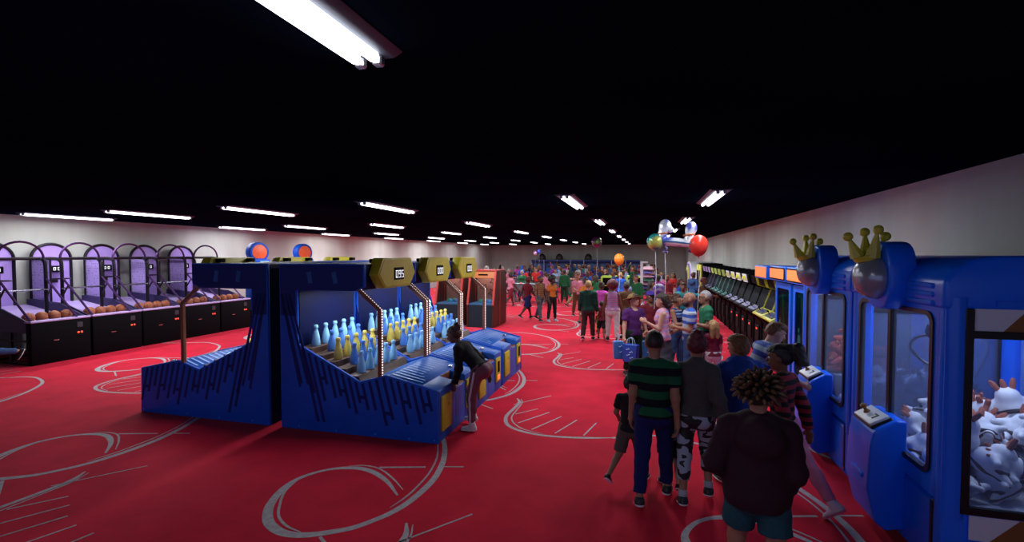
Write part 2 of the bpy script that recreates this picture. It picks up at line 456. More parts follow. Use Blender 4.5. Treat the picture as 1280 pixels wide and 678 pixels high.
class Fig:
    """A posed figure facing local +y, feet on z=0. pose keys: leg_l/leg_r (flex, abduct, knee), arm_l/arm_r (flex, abduct, elbow, twist), lean, bend, head (yaw, pitch) in degrees."""
    def __init__(s, H=1.75, fem=False, fat=1.0, pose=None, child=False):
        p = dict(leg_l=(4, 3, 4), leg_r=(-4, 3, 4), arm_l=(4, 8, 18, 0), arm_r=(4, 8, 18, 0), lean=0, bend=0, head=(0, 0))
        p.update(pose or {}); s.p = p; s.fem = fem; s.child = child; s.fat = fat
        k = s.k = H / 1.755
        s.hs = (1.28 if child else 1.06)                         # head size against the body
        W_ = (.085 if not fem else .09) * (.5 + .5 * fat)
        s.Rt = Rx(-p['lean'] * D2R) @ Ry(p['bend'] * D2R) @ Rz(p.get('twist', 0) * D2R)
        s.O = np.zeros(3); s.legs = {}
        low = 1e9
        for sd_, x in (('l', -1), ('r', 1)):
            fl, ab, kn = [a * D2R for a in p['leg_' + sd_]]
            hip = np.array([x * W_, 0, 0])
            R1 = Ry(-x * ab) @ Rx(fl); knee = hip + R1 @ np.array([0, 0, -.42]); R2 = R1 @ Rx(-kn); ank = knee + R2 @ np.array([0, 0, -.40])
            fp = p.get('foot_' + sd_, None)
            tilt = (fl - kn) * .75 if fp is None else fp * D2R
            Rf = Rz(-x * .12) @ Rx(min(.25, tilt)) if fp is None else Rz(-x * .12) @ Rx(tilt)
            toe = ank + Rf @ np.array([0, .15, -.065]); heel = ank + Rf @ np.array([0, -.045, -.065])
            s.legs[sd_] = dict(hip=hip, knee=knee, ank=ank, Rf=Rf, R1=R1, R2=R2)
            low = min(low, toe[2] - .02, heel[2] - .02)
        s.lift = -low
        for L in s.legs.values():
            for q in ('hip', 'knee', 'ank'): L[q] = L[q] + np.array([0, 0, s.lift])
        s.O = np.array([0, 0, s.lift])
        T = lambda v: s.O + s.Rt @ np.array(v, float)
        s.T = T
        sw = .175 if not fem else .15
        sw *= .6 + .4 * fat
        s.neck0 = T((0, -.012, .44)); 
        yw, pt = p['head'][0] * D2R, p['head'][1] * D2R
        s.Rh = s.Rt @ Rx(p['lean'] * D2R * .55) @ Rz(yw) @ Rx(pt)
        s.neck1 = T((0, .0, .515)); s.hc = s.neck1 + s.Rh @ np.array([0, .018, .125 * (s.hs * .6 + .4)])
        s.arms = {}
        for sd_, x in (('l', -1), ('r', 1)):
            fl, ab, elb, tw = [a * D2R for a in p['arm_' + sd_]]
            sh = T((x * sw, -.01, .415)); R1 = s.Rt @ Ry(-x * ab) @ Rx(fl) @ Rz(x * tw)
            el_ = sh + R1 @ np.array([0, 0, -.28]); R2 = R1 @ Rx(elb); wr = el_ + R2 @ np.array([0, 0, -.245])
            s.arms[sd_] = dict(sh=sh, el=el_, wr=wr, R1=R1, R2=R2)
        f = fat
        if fem:
            tors = [rc((-.05, 0, -.03), (.05, 0, -.03), .125 * f, .125 * f), rc((0, 0, .0), (0, 0, .17), .13 * f, .108 * f), rc((0, 0, .17), (0, 0, .36), .108 * f, .128 * f)]
        else:
            tors = [rc((-.03, 0, -.03), (.03, 0, -.03), .122 * f, .122 * f), rc((0, 0, 0), (0, 0, .17), .135 * f, .13 * f), rc((0, 0, .17), (0, 0, .35), .13 * f, .15 * f)]
        s.torso = [flat(s.O, s.Rt, .72, tors)]
        if fem: s.torso += [el(T((x * .062, .075, .315)), np.array([.06, .052, .06]) * (.6 + .4 * f), s.Rt) for x in (-1, 1)]
        s.seat = [el(s.O + s.Rt @ np.array([x * .055, -.062, -.055]), np.array([.085, .075, .1]) * (.5 + .5 * f), s.Rt) for x in (-1, 1)]
        s.shoulder = [rc(T((-sw * .86, -.01, .413)), T((sw * .86, -.01, .413)), .052, .052), rc(T((-sw * .45, -.015, .44)), T((sw * .45, -.015, .44)), .045, .045)]
        s.neck = [rc(s.neck0, s.hc - s.Rh @ np.array([0, .012, .05]), .056 if not fem else .047, .05 if not fem else .043)]
        g = s.hs
        h = lambda v: s.hc + s.Rh @ (np.array(v) * g)
        s.h = h
        s.head = [el(h((0, -.008, .025)), np.array([.077, .097, .093]) * g, s.Rh), el(h((0, .022, -.035)), np.array([.06, .072, .075]) * g, s.Rh),
                  el(h((0, .05, -.082)), np.array([.033, .034, .026]) * g, s.Rh)]
        s.face = [rc(h((0, .088, .012)), h((0, .108, -.022)), .009 * g, .016 * g)] + \
                 [el(h((x * .078, -.006, -.004)), np.array([.012, .026, .033]) * g, s.Rh @ Rz(-x * .35)) for x in (-1, 1)] + \
                 [rc(h((-.04, .083, .03)), h((.04, .083, .03)), .012 * g, .012 * g), rc(h((-.018, .092, -.052)), h((.018, .092, -.052)), .008 * g, .008 * g)]
        s.limb = {}
        for q in 'lr':
            A = s.arms[q]; ar = (.9 if fem else 1.0) * (.55 + .45 * f)
            s.limb['ua' + q] = rc(A['sh'], A['el'], .052 * ar, .041 * ar); s.limb['fa' + q] = rc(A['el'], A['wr'], .041 * ar, .027 * ar)
            L = s.legs[q]; lr = (.55 + .45 * f)
            s.limb['th' + q] = rc(L['hip'], L['knee'], .09 * lr, .056 * lr); s.limb['sh' + q] = rc(L['knee'], L['ank'], .053 * lr, .034)
            s.limb['ca' + q] = el(L['knee'] + L['R2'] @ np.array([0, -.018, -.12]), np.array([.047, .05, .11]) * lr, L['R2'])
    def foot(s, q, o=0.0):
        L = s.legs[q]; a = L['ank']; R = L['Rf']; t = lambda v: a + R @ np.array(v, float)
        return [rc(t((0, -.03, -.045)), t((0, .05, -.05)), .034 + o, .036 + o), rc(t((0, .05, -.052)), t((0, .135, -.06)), .036 + o, .026 + o), rc(t((0, -.01, .0)), t((0, -.02, -.045)), .035 + o, .036 + o)]
    # ---- meshes
    def body(s, name, root, skin, h=.014, detail=True, feet=False):
        lim = list(s.limb.values())
        pr = s.torso + s.seat + s.shoulder + s.neck + lim + (s.foot('l') + s.foot('r') if feet else [])
        ph = s.head + s.face
        nk = s.hc - s.Rh @ np.array([0, .0, .085 * s.hs]); up = s.Rh @ np.array([0, 0, 1.])
        allp = pr + s.head
        if detail:
            lo, hi = bounds(pr); hi = np.maximum(hi, nk + .04)
            P1 = nets(lambda P: field(allp, P, .028), lo, hi, h)
            def hf(P):
                d = field(s.head + s.neck, P, .03); d2 = field(s.face, P, .012); k = .014
                t = np.clip(.5 + .5 * (d - d2) / k, 0, 1); d = d * (1 - t) + d2 * t - k * t * (1 - t)
                for x in (-1, 1):
                    e = np.linalg.norm(P - s.h((x * .032, .097, .006)), axis=1) - .0155 * s.hs
                    t = np.clip(.5 - .5 * (d + e) / .012, 0, 1); d = d * (1 - t) - e * t + .012 * t * (1 - t)
                return np.maximum(d, -((P - (nk - up * .03)) @ up))
            lo, hi = bounds(ph); lo = np.minimum(lo, nk - .04)
            P2 = nets(hf, lo, hi, h * .5)
            parts = [P1, P2]
        else:
            pr2 = allp + s.face[1:3]
            lo, hi = bounds(pr2); parts = [nets(lambda P: field(pr2, P, .028), lo, hi, h)]
        for q, x in (('r', 1), ('l', -1)):
            A = s.arms[q]; V, Q = hand_mesh(s.p.get('curl_' + q, .45), .0042 if detail else .007)
            V = V.copy() * (1.0 if not s.child else 1.1)
            if x < 0: V[:, 0] *= -1; Q = Q[:, ::-1]
            tw = s.p.get('palm_' + q, 0) * D2R
            parts.append(((V @ (A['R2'] @ Rz(x * tw)).T) + A['wr'], Q))
        for i in range(len(parts)): parts[i] = (parts[i][0] * s.k, parts[i][1])
        me = raw_mesh(name, parts, [skin])
        return link('body', me, root)
    def grow(s, name, root, prims, off, m, h=.014, cuts=(), k=.03, wr=0.0, ph=0.0, mats=None, hole=None):
        "a garment: the field of some body shapes, a little fatter, cut by planes (point, outward direction, prims index or None)"
        def fn(P):
            d = field(prims, P, k) - off
            if wr: d = d + wr * (np.sin(P[:, 2] * 38 + 9 * P[:, 0] + 14 * P[:, 1] + ph) * np.sin(P[:, 0] * 23 - P[:, 2] * 11 + ph * 2))
            for c, n_ in cuts: d = np.maximum(d, (P - c) @ n_)
            if hole is not None: d = np.maximum(d, -hole(P))
            return d
        lo, hi = bounds(prims); V, Q = nets(fn, lo - off, hi + off, h)
        return link(name, raw_mesh(name, [(V * s.k, Q)], mats or [m]), root)
    def top(s, root, m, sleeve='short', hem=-.06, off=.016, h=.014, name='shirt', collar=False, tank=False, wr=.003, loose=0.0, hood=False, neckhole=True):
        T = s.T
        ax = s.Rt @ np.array([0, 0, 1.])
        base = list(s.torso) + ([] if tank else s.shoulder)
        if tank:
            base += [rc(T((x * .085, 0, .36)), T((x * .075, -.02, .45)), .04, .028) for x in (-1, 1)]
        if hem < .02: base += list(s.seat) + [rc(T((-.07, 0, -.03)), T((.07, 0, -.03)), .095 * s.fat, .095 * s.fat)]
        if loose: base += [flat(s.O, s.Rt, .78, [rc((0, 0, hem + .12), (0, 0, .2), .13 * s.fat + loose, .13 * s.fat + loose * .6)])]
        if collar: base += [rc(s.neck0, s.neck0 + (s.neck1 - s.neck0) * .7, .062, .058)]
        if hood: base += [el(T((0, -.115, .37)), (.135, .08, .11), s.Rt), rc(T((-.1, -.03, .43)), T((0, -.115, .445)), .042, .048), rc(T((.1, -.03, .43)), T((0, -.115, .445)), .042, .048), rc(T((-.1, -.03, .43)), T((-.03, .07, .40)), .042, .04), rc(T((.1, -.03, .43)), T((.03, .07, .40)), .042, .04)]
        low = T((0, 0, hem))
        cuts = [(low, -ax)]
        parts = []
        def fn0(P, prims, cs, o):
            d = field(prims, P, .035) - o
            if wr: d = d + wr * (np.sin(P[:, 2] * 36 + 8 * P[:, 0] + 13 * P[:, 1]) * np.sin(P[:, 0] * 21 - P[:, 2] * 12))
            for c, n_ in cs: d = np.maximum(d, (P - c) @ n_)
            return d
        sl = []
        if not tank and sleeve:
            for q in 'lr':
                A = s.arms[q]; ua, fa = s.limb['ua' + q], s.limb['fa' + q]
                if sleeve == 'short':
                    e = A['sh'] + (A['el'] - A['sh']) * .62; n_ = (A['el'] - A['sh']) / .28
                    sl.append(([rc(A['sh'], A['el'], ua[3] + .004, ua[4] + .012)], [(e, n_)]))
                else:
                    e = A['el'] + (A['wr'] - A['el']) * (.97 if sleeve == 'long' else .4); n_ = (A['wr'] - A['el']) / .245
                    sl.append(([rc(A['sh'], A['el'], ua[3] + .004, ua[4] + .008), rc(A['el'], A['wr'], fa[3] + .008, fa[4] + .012)], [(e, n_)]))
        allp = base + [x for a, b in sl for x in a]
        def fn(P):
            d = fn0(P, base, cuts, off)
            for a, b in sl:
                e = field(a, P, .03) - off
                if wr: e = e + wr * np.sin(P[:, 2] * 60 + P[:, 0] * 30)
                for c, n_ in b: e = np.maximum(e, (P - c) @ n_)
                t = np.clip(.5 + .5 * (d - e) / .03, 0, 1); d = d * (1 - t) + e * t - .03 * t * (1 - t)
            if neckhole and not collar and not hood:
                hole = np.linalg.norm((P - T((0, .03, .475))) @ s.Rt * np.array([1, 1, 1.3]), axis=1) - .068
                d = np.maximum(d, -hole)
            return d
        lo, hi = bounds(allp); V, Q = nets(fn, lo - off, hi + off, h)
        return link(name, raw_mesh(name, [(V * s.k, Q)], [m]), root)
    def bottoms(s, root, m, length=.95, off=.013, h=.014, name='trousers', waist=.05, flare=0.0, wr=.003, mats=None):
        ax = s.Rt @ np.array([0, 0, 1.])
        hipp = [p for p in s.seat] + [flat(s.O, s.Rt, .75, [rc((-.04, 0, -.04), (.04, 0, -.04), .12 * s.fat, .12 * s.fat), rc((0, 0, 0), (0, 0, .1), .13 * s.fat, .125 * s.fat)])]
        leg = {}
        for q in 'lr':
            L = s.legs[q]; th, shn = s.limb['th' + q], s.limb['sh' + q]
            pr = [rc(L['hip'], L['knee'], th[3] + .004, th[4] + .006 + flare)]
            if length > .5: pr += [rc(L['knee'], L['ank'], shn[3] + .006 + flare, shn[4] + .012 + flare), s.limb['ca' + q]]
            if length > .5: t = (length - .5) * 2; e = L['knee'] + (L['ank'] - L['knee']) * t; n_ = (L['ank'] - L['knee']) / .40
            else: t = length * 2; e = L['hip'] + (L['knee'] - L['hip']) * t; n_ = (L['knee'] - L['hip']) / .42
            leg[q] = (pr, e, n_)
        top_ = s.T((0, 0, waist))
        def fn(P):
            d = np.maximum(field(hipp, P, .04) - off, (P - top_) @ ax)
            for q in 'lr':
                pr, e, n_ = leg[q]; f = field(pr, P, .03) - off
                if wr: f = f + wr * np.sin(P[:, 2] * 42 + 25 * P[:, 0] + 18 * P[:, 1])
                f = np.maximum(np.maximum(f, (P - e) @ n_), (P - top_) @ ax)
                t = np.clip(.5 + .5 * (d - f) / .025, 0, 1); d = d * (1 - t) + f * t - .025 * t * (1 - t)
            return d
        lo, hi = bounds(hipp + leg['l'][0] + leg['r'][0]); V, Q = nets(fn, lo - off, hi + off, h)
        return link(name, raw_mesh(name, [(V * s.k, Q)], mats or [m]), root)
    def skirt(s, root, m, length=.45, h=.014, waist=.06):
        z0 = s.O[2] + waist; z1 = s.O[2] - length
        pr = [flat((0, 0, 0), np.eye(3), .85, [rc((0, 0, z0), (0, 0, z1), .12 * s.fat, .2 * s.fat)])]
        return s.grow('skirt', root, pr, .012, m, h, [(np.array([0, 0, z1]), np.array([0, 0, -1.])), (np.array([0, 0, z0]), np.array([0, 0, 1.]))], wr=.006)
    def shoes(s, root, m, h=.009, sole=RUBBER, sock=None, high=False):
        for q in 'lr':
            pr = s.foot(q, .009); L = s.legs[q]; up = L['Rf'] @ np.array([0, 0, 1.])
            if high: pr = pr + [rc(L['ank'], L['ank'] + (L['knee'] - L['ank']) * .12, .046, .046)]
            c = L['ank'] - up * .075; tp = L['ank'] + up * (.005 if not high else .05)
            sp = L['ank'] - up * .058
            V, Q = nets(lambda P: np.maximum(np.maximum(field(pr, P, .02), -((P - sp) @ up)), (P - tp) @ up), *bounds(pr), h)
            sh = link('shoe', raw_mesh('shoe', [(V * s.k, Q)], [m]), root)
            pr2 = [p if p[0] != 'rc' else rc(p[1], p[2], p[3] + .004, p[4] + .004) for p in pr[:2]]
            V, Q = nets(lambda P: np.maximum(np.maximum(field(pr2, P, .02), (P - sp) @ up), -((P - c) @ up)), *bounds(pr2), h)
            if len(V): link('sole', raw_mesh('sole', [(V * s.k, Q)], [sole]), sh)
            if sock:
                e = L['ank'] + (L['knee'] - L['ank']) * .16; n_ = (L['knee'] - L['ank']) / .4
                pr3 = [rc(L['ank'] - n_ * .02, L['knee'], .04, .055)]
                V, Q = nets(lambda P: np.maximum(field(pr3, P), (P - e) @ n_), *bounds([rc(L['ank'], e, .05, .05)]), h)
                link('sock', raw_mesh('sock', [(V * s.k, Q)], [sock]), root)
    def hair(s, root, style, m, h=.01, seed=1):
        g = s.hs; H = s.h; R = s.Rh
        skull = el(H((0, -.012, .03)), np.array([.084, .1, .096]) * g, R)
        fwd = R @ np.array([0, 1., 0]); up = R @ np.array([0, 0, 1.])
        pr = [skull]; wr = .004; low = -.05
        front = [(H((0, .075, .03)), (fwd * .8 - up * .6))]
        if style == 'buzz': wr = .0015; pr = [el(H((0, -.01, .028)), np.array([.081, .099, .096]) * g, R)]; low = -.035
        elif style == 'short': pr += [el(H((0, .03, .085)), np.array([.07, .075, .045]) * g, R), el(H((0, -.06, .0)), np.array([.07, .055, .075]) * g, R)]
        elif style == 'mop': pr += [el(H((0, .0, .06)), np.array([.096, .11, .08]) * g, R), el(H((0, -.05, .0)), np.array([.09, .07, .09]) * g, R)]; wr = .007; low = -.085
        elif style == 'afro': pr += [el(H((0, -.02, .065)), np.array([.15, .15, .14]) * g, R)]; wr = .008; low = -.07
        elif style == 'bun': pr += [el(H((0, -.05, .01)), np.array([.085, .07, .085]) * g, R), el(H((0, -.095, .095)), np.array([.055, .055, .055]) * g, R)]; low = -.07
        elif style == 'bigbun': pr += [el(H((0, -.01, .05)), np.array([.1, .115, .1]) * g, R), el(H((0, -.06, .0)), np.array([.09, .08, .09]) * g, R), el(H((0, -.115, -.065)), np.array([.07, .06, .06]) * g, R)]; low = -.14; wr = .005
        elif style == 'updo': pr += [el(H((0, -.03, .045)), np.array([.088, .1, .092]) * g, R), el(H((0, -.065, .12)), np.array([.06, .06, .055]) * g, R), el(H((0, -.06, .01)), np.array([.082, .055, .06]) * g, R)]; low = -.05; wr = .005
        elif style == 'pony': pr += [el(H((0, .0, .06)), np.array([.088, .105, .075]) * g, R), el(H((0, -.05, .02)), np.array([.085, .07, .085]) * g, R)]; low = -.06; pr += [rc(H((0, -.08, .1)), H((0, -.15, .09)), .035 * g, .05 * g), rc(H((0, -.15, .09)), H((.0, -.18, -.04)), .055 * g, .048 * g), rc(H((0, -.18, -.04)), H((.0, -.155, -.17)), .048 * g, .018 * g)]
        elif style == 'long': pr += [el(H((0, -.04, .0)), np.array([.095, .085, .11]) * g, R), rc(H((-.04, -.075, -.03)), H((-.05, -.09, -.19)), .055 * g, .04 * g), rc(H((.04, -.075, -.03)), H((.05, -.09, -.19)), .055 * g, .04 * g)]; low = -.25
        elif style == 'curly':
            rr = random.Random(seed)
            for i in range(26):
                a, b = rr.uniform(-PI, PI), rr.uniform(-.5, 1.4)
                v = np.array([math.sin(a) * math.cos(b), -math.cos(a) * math.cos(b) * (1 if math.cos(a) > 0 else .8), math.sin(b)])
                pr.append(el(H(v * np.array([.09, .1, .1]) + np.array([0, -.015, .02])), np.array([.03] * 3) * g, R))
            low = -.09
        elif style == 'twists':
            rr = random.Random(seed); pr = [el(H((0, -.012, .03)), np.array([.088, .104, .1]) * g, R)]; low = -.075
        def fn(P):
            d = field(pr, P, .02)
            if wr: d = d + wr * np.sin(P[:, 2] * 90 + 40 * P[:, 0]) * np.sin(P[:, 0] * 110 + P[:, 1] * 90)
            q = (P - H((0, 0, 0))) @ R / g
            # clear of the face: a hairline that runs over the brow and down before the ears
            d = np.maximum(d, np.minimum(q[:, 1] - (.015 + .0 * q[:, 2]), .058 - q[:, 2]) * .8) if style != 'buzz' else np.maximum(d, np.minimum(q[:, 1] - .02, .062 - q[:, 2]) * .8)
            return np.maximum(d, (low - q[:, 2]) * .9)
        lo, hi = bounds(pr); V, Q = nets(fn, lo, hi, h)
        o = link('hair', raw_mesh('hair', [(V * s.k, Q)], [m]), root)
        if style == 'twists':
            rr = random.Random(seed); tip = noisy('hair_twist_tip', (.12, .05, .018), (.07, .026, .01), 30, .6)
            N = 88
            for i in range(N):
                z = 1 - (i + .5) / N * 1.32; a = i * 2.39996
                rad = math.sqrt(max(0, 1 - z * z)); v = np.array([rad * math.cos(a), rad * math.sin(a), z])
                if v[1] > .45 and z < .35: continue
                b0 = H(v * np.array([.085, .1, .095]) + np.array([0, -.012, .03]))
                out = v + np.array([rr.uniform(-.25, .25), rr.uniform(-.25, .25), rr.uniform(.0, .35) if z > -.1 else -.2]); out /= np.linalg.norm(out)
                L = rr.uniform(.07, .105) * (1 if z > -.15 else .7)
                mid = b0 + R @ out * L * .55 * g; end = b0 + R @ (out + np.array([0, 0, -.25])) * L * g
                mb = MB(); k = s.k; mb.tube([tuple(b0 * k), tuple((b0 + mid) / 2 * k), tuple(mid * k)], [.013 * g * k, .016 * g * k, .0145 * g * k], 7)
                mb.slot(1).tube([tuple(mid * k), tuple((mid * .4 + end * .6) * k), tuple(end * k)], [.0145 * g * k, .0125 * g * k, .005 * g * k], 7)
                mb.build('twist', [m, tip], o)
        return o
    def beard(s, root, m, h=.008):
        g = s.hs; H = s.h; R = s.Rh
        pr = [el(H((0, .035, -.065)), np.array([.062, .065, .058]) * g, R)]
        def fn(P):
            q = (P - H((0, 0, 0))) @ R / g
            return np.maximum(np.maximum(field(pr, P) - .004 + .002 * np.sin(P[:, 0] * 200) * np.sin(P[:, 2] * 170), q[:, 2] + .038 - .35 * np.maximum(0, .05 - q[:, 1])), .0 - q[:, 1])
        V, Q = nets(fn, *bounds(pr), h); return link('beard', raw_mesh('beard', [(V * s.k, Q)], [m]), root)
    def eyes(s, root, brow=None):
        g = s.hs * s.k; M3 = Matrix(s.Rh.tolist())
        for x in (-1, 1):
            c = s.h((x * .032, .083, .006)) * s.k
            b = MB(); b.ball(tuple(c), (.0145 * g, .011 * g, .0095 * g), 12, M3); e = b.build('eye', EYE_W, root)
            b = MB(); b.ball(tuple(s.h((x * .031, .0925, .006)) * s.k), (.0085 * g, .004 * g, .0088 * g), 10, M3); b.build('iris', EYE_D, e)
            if brow is not None:
                b = MB(); b.tube([tuple(s.h((x * a, y, z)) * s.k) for a, y, z in ((.016, .097, .03), (.034, .095, .036), (.052, .082, .03))], [.004 * g, .0055 * g, .003 * g], 6); b.build('eyebrow', brow, root)
        b = MB(); b.tube([tuple(s.h(v) * s.k) for v in ((-.024, .089, -.054), (-.01, .1, -.051), (0, .1, -.052), (.01, .1, -.051), (.024, .089, -.054))], [.003 * g, .006 * g, .0065 * g, .006 * g, .003 * g], 6); b.build('lips', LIP, root)
    def cap(s, root, m, brim='cap', h=.009):
        g = s.hs; H = s.h; R = s.Rh; up = R @ np.array([0, 0, 1.])
        pr = [el(H((0, -.012, .045)), np.array([.094, .11, .1]) * g, R)]
        c = H((0, 0, .045))
        V, Q = nets(lambda P: np.maximum(field(pr, P), -((P - c) @ up)), *bounds(pr), h); parts = [(V * s.k, Q)]
        if brim == 'cap': p2 = [el(H((0, .13, .05)), np.array([.07, .075, .009]) * g, R)]
        else: p2 = [el(H((0, -.01, .055)), np.array([.2, .21, .012]) * g, R)]
        V, Q = nets(lambda P: field(p2, P), *bounds(p2), h * .6); 
        o = link('cap' if brim == 'cap' else 'straw_hat', raw_mesh('cap', parts, [m]), root)
        if len(V): link('brim', raw_mesh('brim', [(V * s.k, Q)], [m]), o)
        return o
    def world(s, root, v): return root.matrix_basis @ Vector(tuple(np.array(v) * s.k))

def person(loc, face, label, H=1.75, fem=False, fat=1.0, pose=None, child=False, group=None, z=0.0):
    "face: heading in degrees, 0 = along +y (away from the camera), 90 = towards -x"
    r = empty('person', (loc[0], loc[1], z), face * D2R, label, 'person', group)
    return r, Fig(H, fem, fat, pose, child)
# ------------------------------------------------------------------ bottle-bowling machines, two rows back to back
navy = noisy('navy_panel', (.002, .006, .055), (.002, .005, .045), 3, .5, spec=.15)
royal = noisy('royal_blue_panel', (.004, .08, .54), (.004, .07, .46), 3, .45, spec=.2)
stroke = mat('dark_stroke', (.003, .011, .14), .5, spec=.2)
lblue = mat('light_blue_slat', (.04, .22, .72), .4)
deckb = mat('deck_blue', (.008, .09, .44), .4, spec=.3)
brownm = noisy('brown_timber', (.22, .058, .022), (.16, .038, .015), 12, .5, stretch=(1, 1, .3))
darkbrown = noisy('playfield_brown', (.085, .035, .025), (.06, .025, .018), 10, .5)
yel = noisy('mustard_plastic', (.52, .44, .02), (.47, .39, .015), 4, .42)
ledm = mat('led_bead', (1, .9, .85), .3, emit=(1, .78, .74), estr=1.6)
blackm = mat('black_plastic', (.0035, .0035, .005), .6, spec=.05)
whitelit = mat('white_digit', (.9, .9, .9), .4, emit=(.9, .93, 1), estr=.6)
CANOPY = 19.0
lampw = mat('canopy_lamp_diffuser', (.8, .85, .9), .5, emit=(.8, .9, 1), estr=1.0)
silver = mat('silver_button', (.7, .72, .75), .2, 1.0)
orangelit = mat('orange_lamp', (.9, .25, .03), .4, emit=(1, .16, .02), estr=1.2)
SEG = {'0': 'abcdef', '1': 'bc', '2': 'abged', '3': 'abgcd', '4': 'fgbc', '5': 'afgcd', '6': 'afgedc', '7': 'abc', '8': 'abcdefg', '9': 'abcdfg'}
def digits(b, txt, O, U, V, h, w, gap, t, N):
    "seven-bar numerals as thin raised bars: O lower left corner, U along, V up, N outward"
    O, U, V, N = map(Vector, (O, U, V, N))
    for i, ch in enumerate(txt):
        o = O + U * (i * (w + gap))
        S = {'a': (0, h - t, w, h), 'd': (0, 0, w, t), 'g': (0, h / 2 - t / 2, w, h / 2 + t / 2), 'f': (0, h / 2, t, h), 'b': (w - t, h / 2, w, h), 'e': (0, 0, t, h / 2), 'c': (w - t, 0, w, h / 2)}
        for s_ in SEG[ch]:
            x0, y0, x1, y1 = S[s_]
            c = [o + U * x + V * y for x, y in ((x0, y0), (x1, y0), (x1, y1), (x0, y1))]
            b._new(c + [p + N * .004 for p in c], ((0, 1, 2, 3), (4, 5, 6, 7), (0, 1, 5, 4), (1, 2, 6, 5), (2, 3, 7, 6), (3, 0, 4, 7)))
BW = 1.44
PROFILE = [(0, 0), (2.42, 0), (2.40, .70), (1.66, .86), (1.27, .74), (.29, 1.21), (.29, 1.96), (1.24, 1.96), (1.36, 2.02), (1.36, 2.33), (0, 2.33)]
def ztop(u):
    pts = [(.29, 1.21), (1.27, .74), (1.66, .86), (2.40, .70)]
    if u < .29: return 1.9
    for (a, z), (c, w) in zip(pts, pts[1:]):
        if a <= u <= c: return z + (w - z) * (u - a) / (c - a)
    return .70
def side_panel(r, y0, y1, outer, seed):
    b = MB(); b.prism(PROFILE, 'y', y0, y1, .018, 2)
    ys = y0 - .002 if outer < 0 else y1 + .002
    rr = random.Random(seed); e = outer * .002
    def bar(p, q, w):
        d = (Vector(q) - Vector(p)).normalized(); n = Vector((-d.y, d.x)) * w / 2
        c = [Vector(p) + n, Vector(q) + n, Vector(q) - n, Vector(p) - n]
        b._new([(v.x, ys, v.y) for v in c] + [(v.x, ys - e * 2, v.y) for v in c], ((0, 1, 2, 3), (7, 6, 5, 4), (0, 4, 5, 1), (1, 5, 6, 2), (2, 6, 7, 3), (3, 7, 4, 0)))
    b.slot(1)
    # dark header with two pale dashes
    b._new([(x, ys, z) for x, z in ((.02, 1.965), (1.2, 1.965), (1.34, 2.03), (1.34, 2.31), (.02, 2.31))], ((0, 1, 2, 3, 4),))
    b._new([(x, ys, z) for x, z in ((.02, 1.6), (.27, 1.6), (.27, 1.97), (.02, 1.97))], ((0, 1, 2, 3),))
    # slanted dark strokes hanging from the upper edge, some joined by a rung
    k = 0; u = -.05; prev = None
    while u < 2.3:
        z1 = min(ztop(max(u, .02)) - .03, 1.62); sl = .25
        L = rr.uniform(.28, .64) * (1.0 if u > .5 else 1.9) * min(1, (z1 - .05) / .75 + .1); L = min(L, z1 - .14)
        p = (u + .0, z1); q = (u + sl * L, z1 - L)
        if u < .3: p = (max(u, .03) * .55 + .02, 1.9); q = (max(u, .03) + .30, .42 + rr.uniform(0, .25))
        bar(p, q, .044 if u > .3 else .04)
        if prev and k % 3 == 1: 
            zz = max(q[1], prev[1][1]) + .08 if True else 0
            fx = lambda P_, Q_, z: P_[0] + (Q_[0] - P_[0]) * (P_[1] - z) / max(P_[1] - Q_[1], 1e-6)
            bar((fx(*prev, zz), zz), (fx(p, q, zz), zz), .045)
        prev = (p, q); k += 1; u += .105
    b.slot(2)
    for x in (.52, .92): bar((x, 2.06), (x - .03, 2.22), .07)
    for x, z in ((.3, .05), (.9, .04), (1.5, .05), (2.0, .04), (2.36, .05)): bar((x - .012, z), (x + .012, z), .02)
    return b.build('side_panel', [royal, stroke, lblue], r, 40)
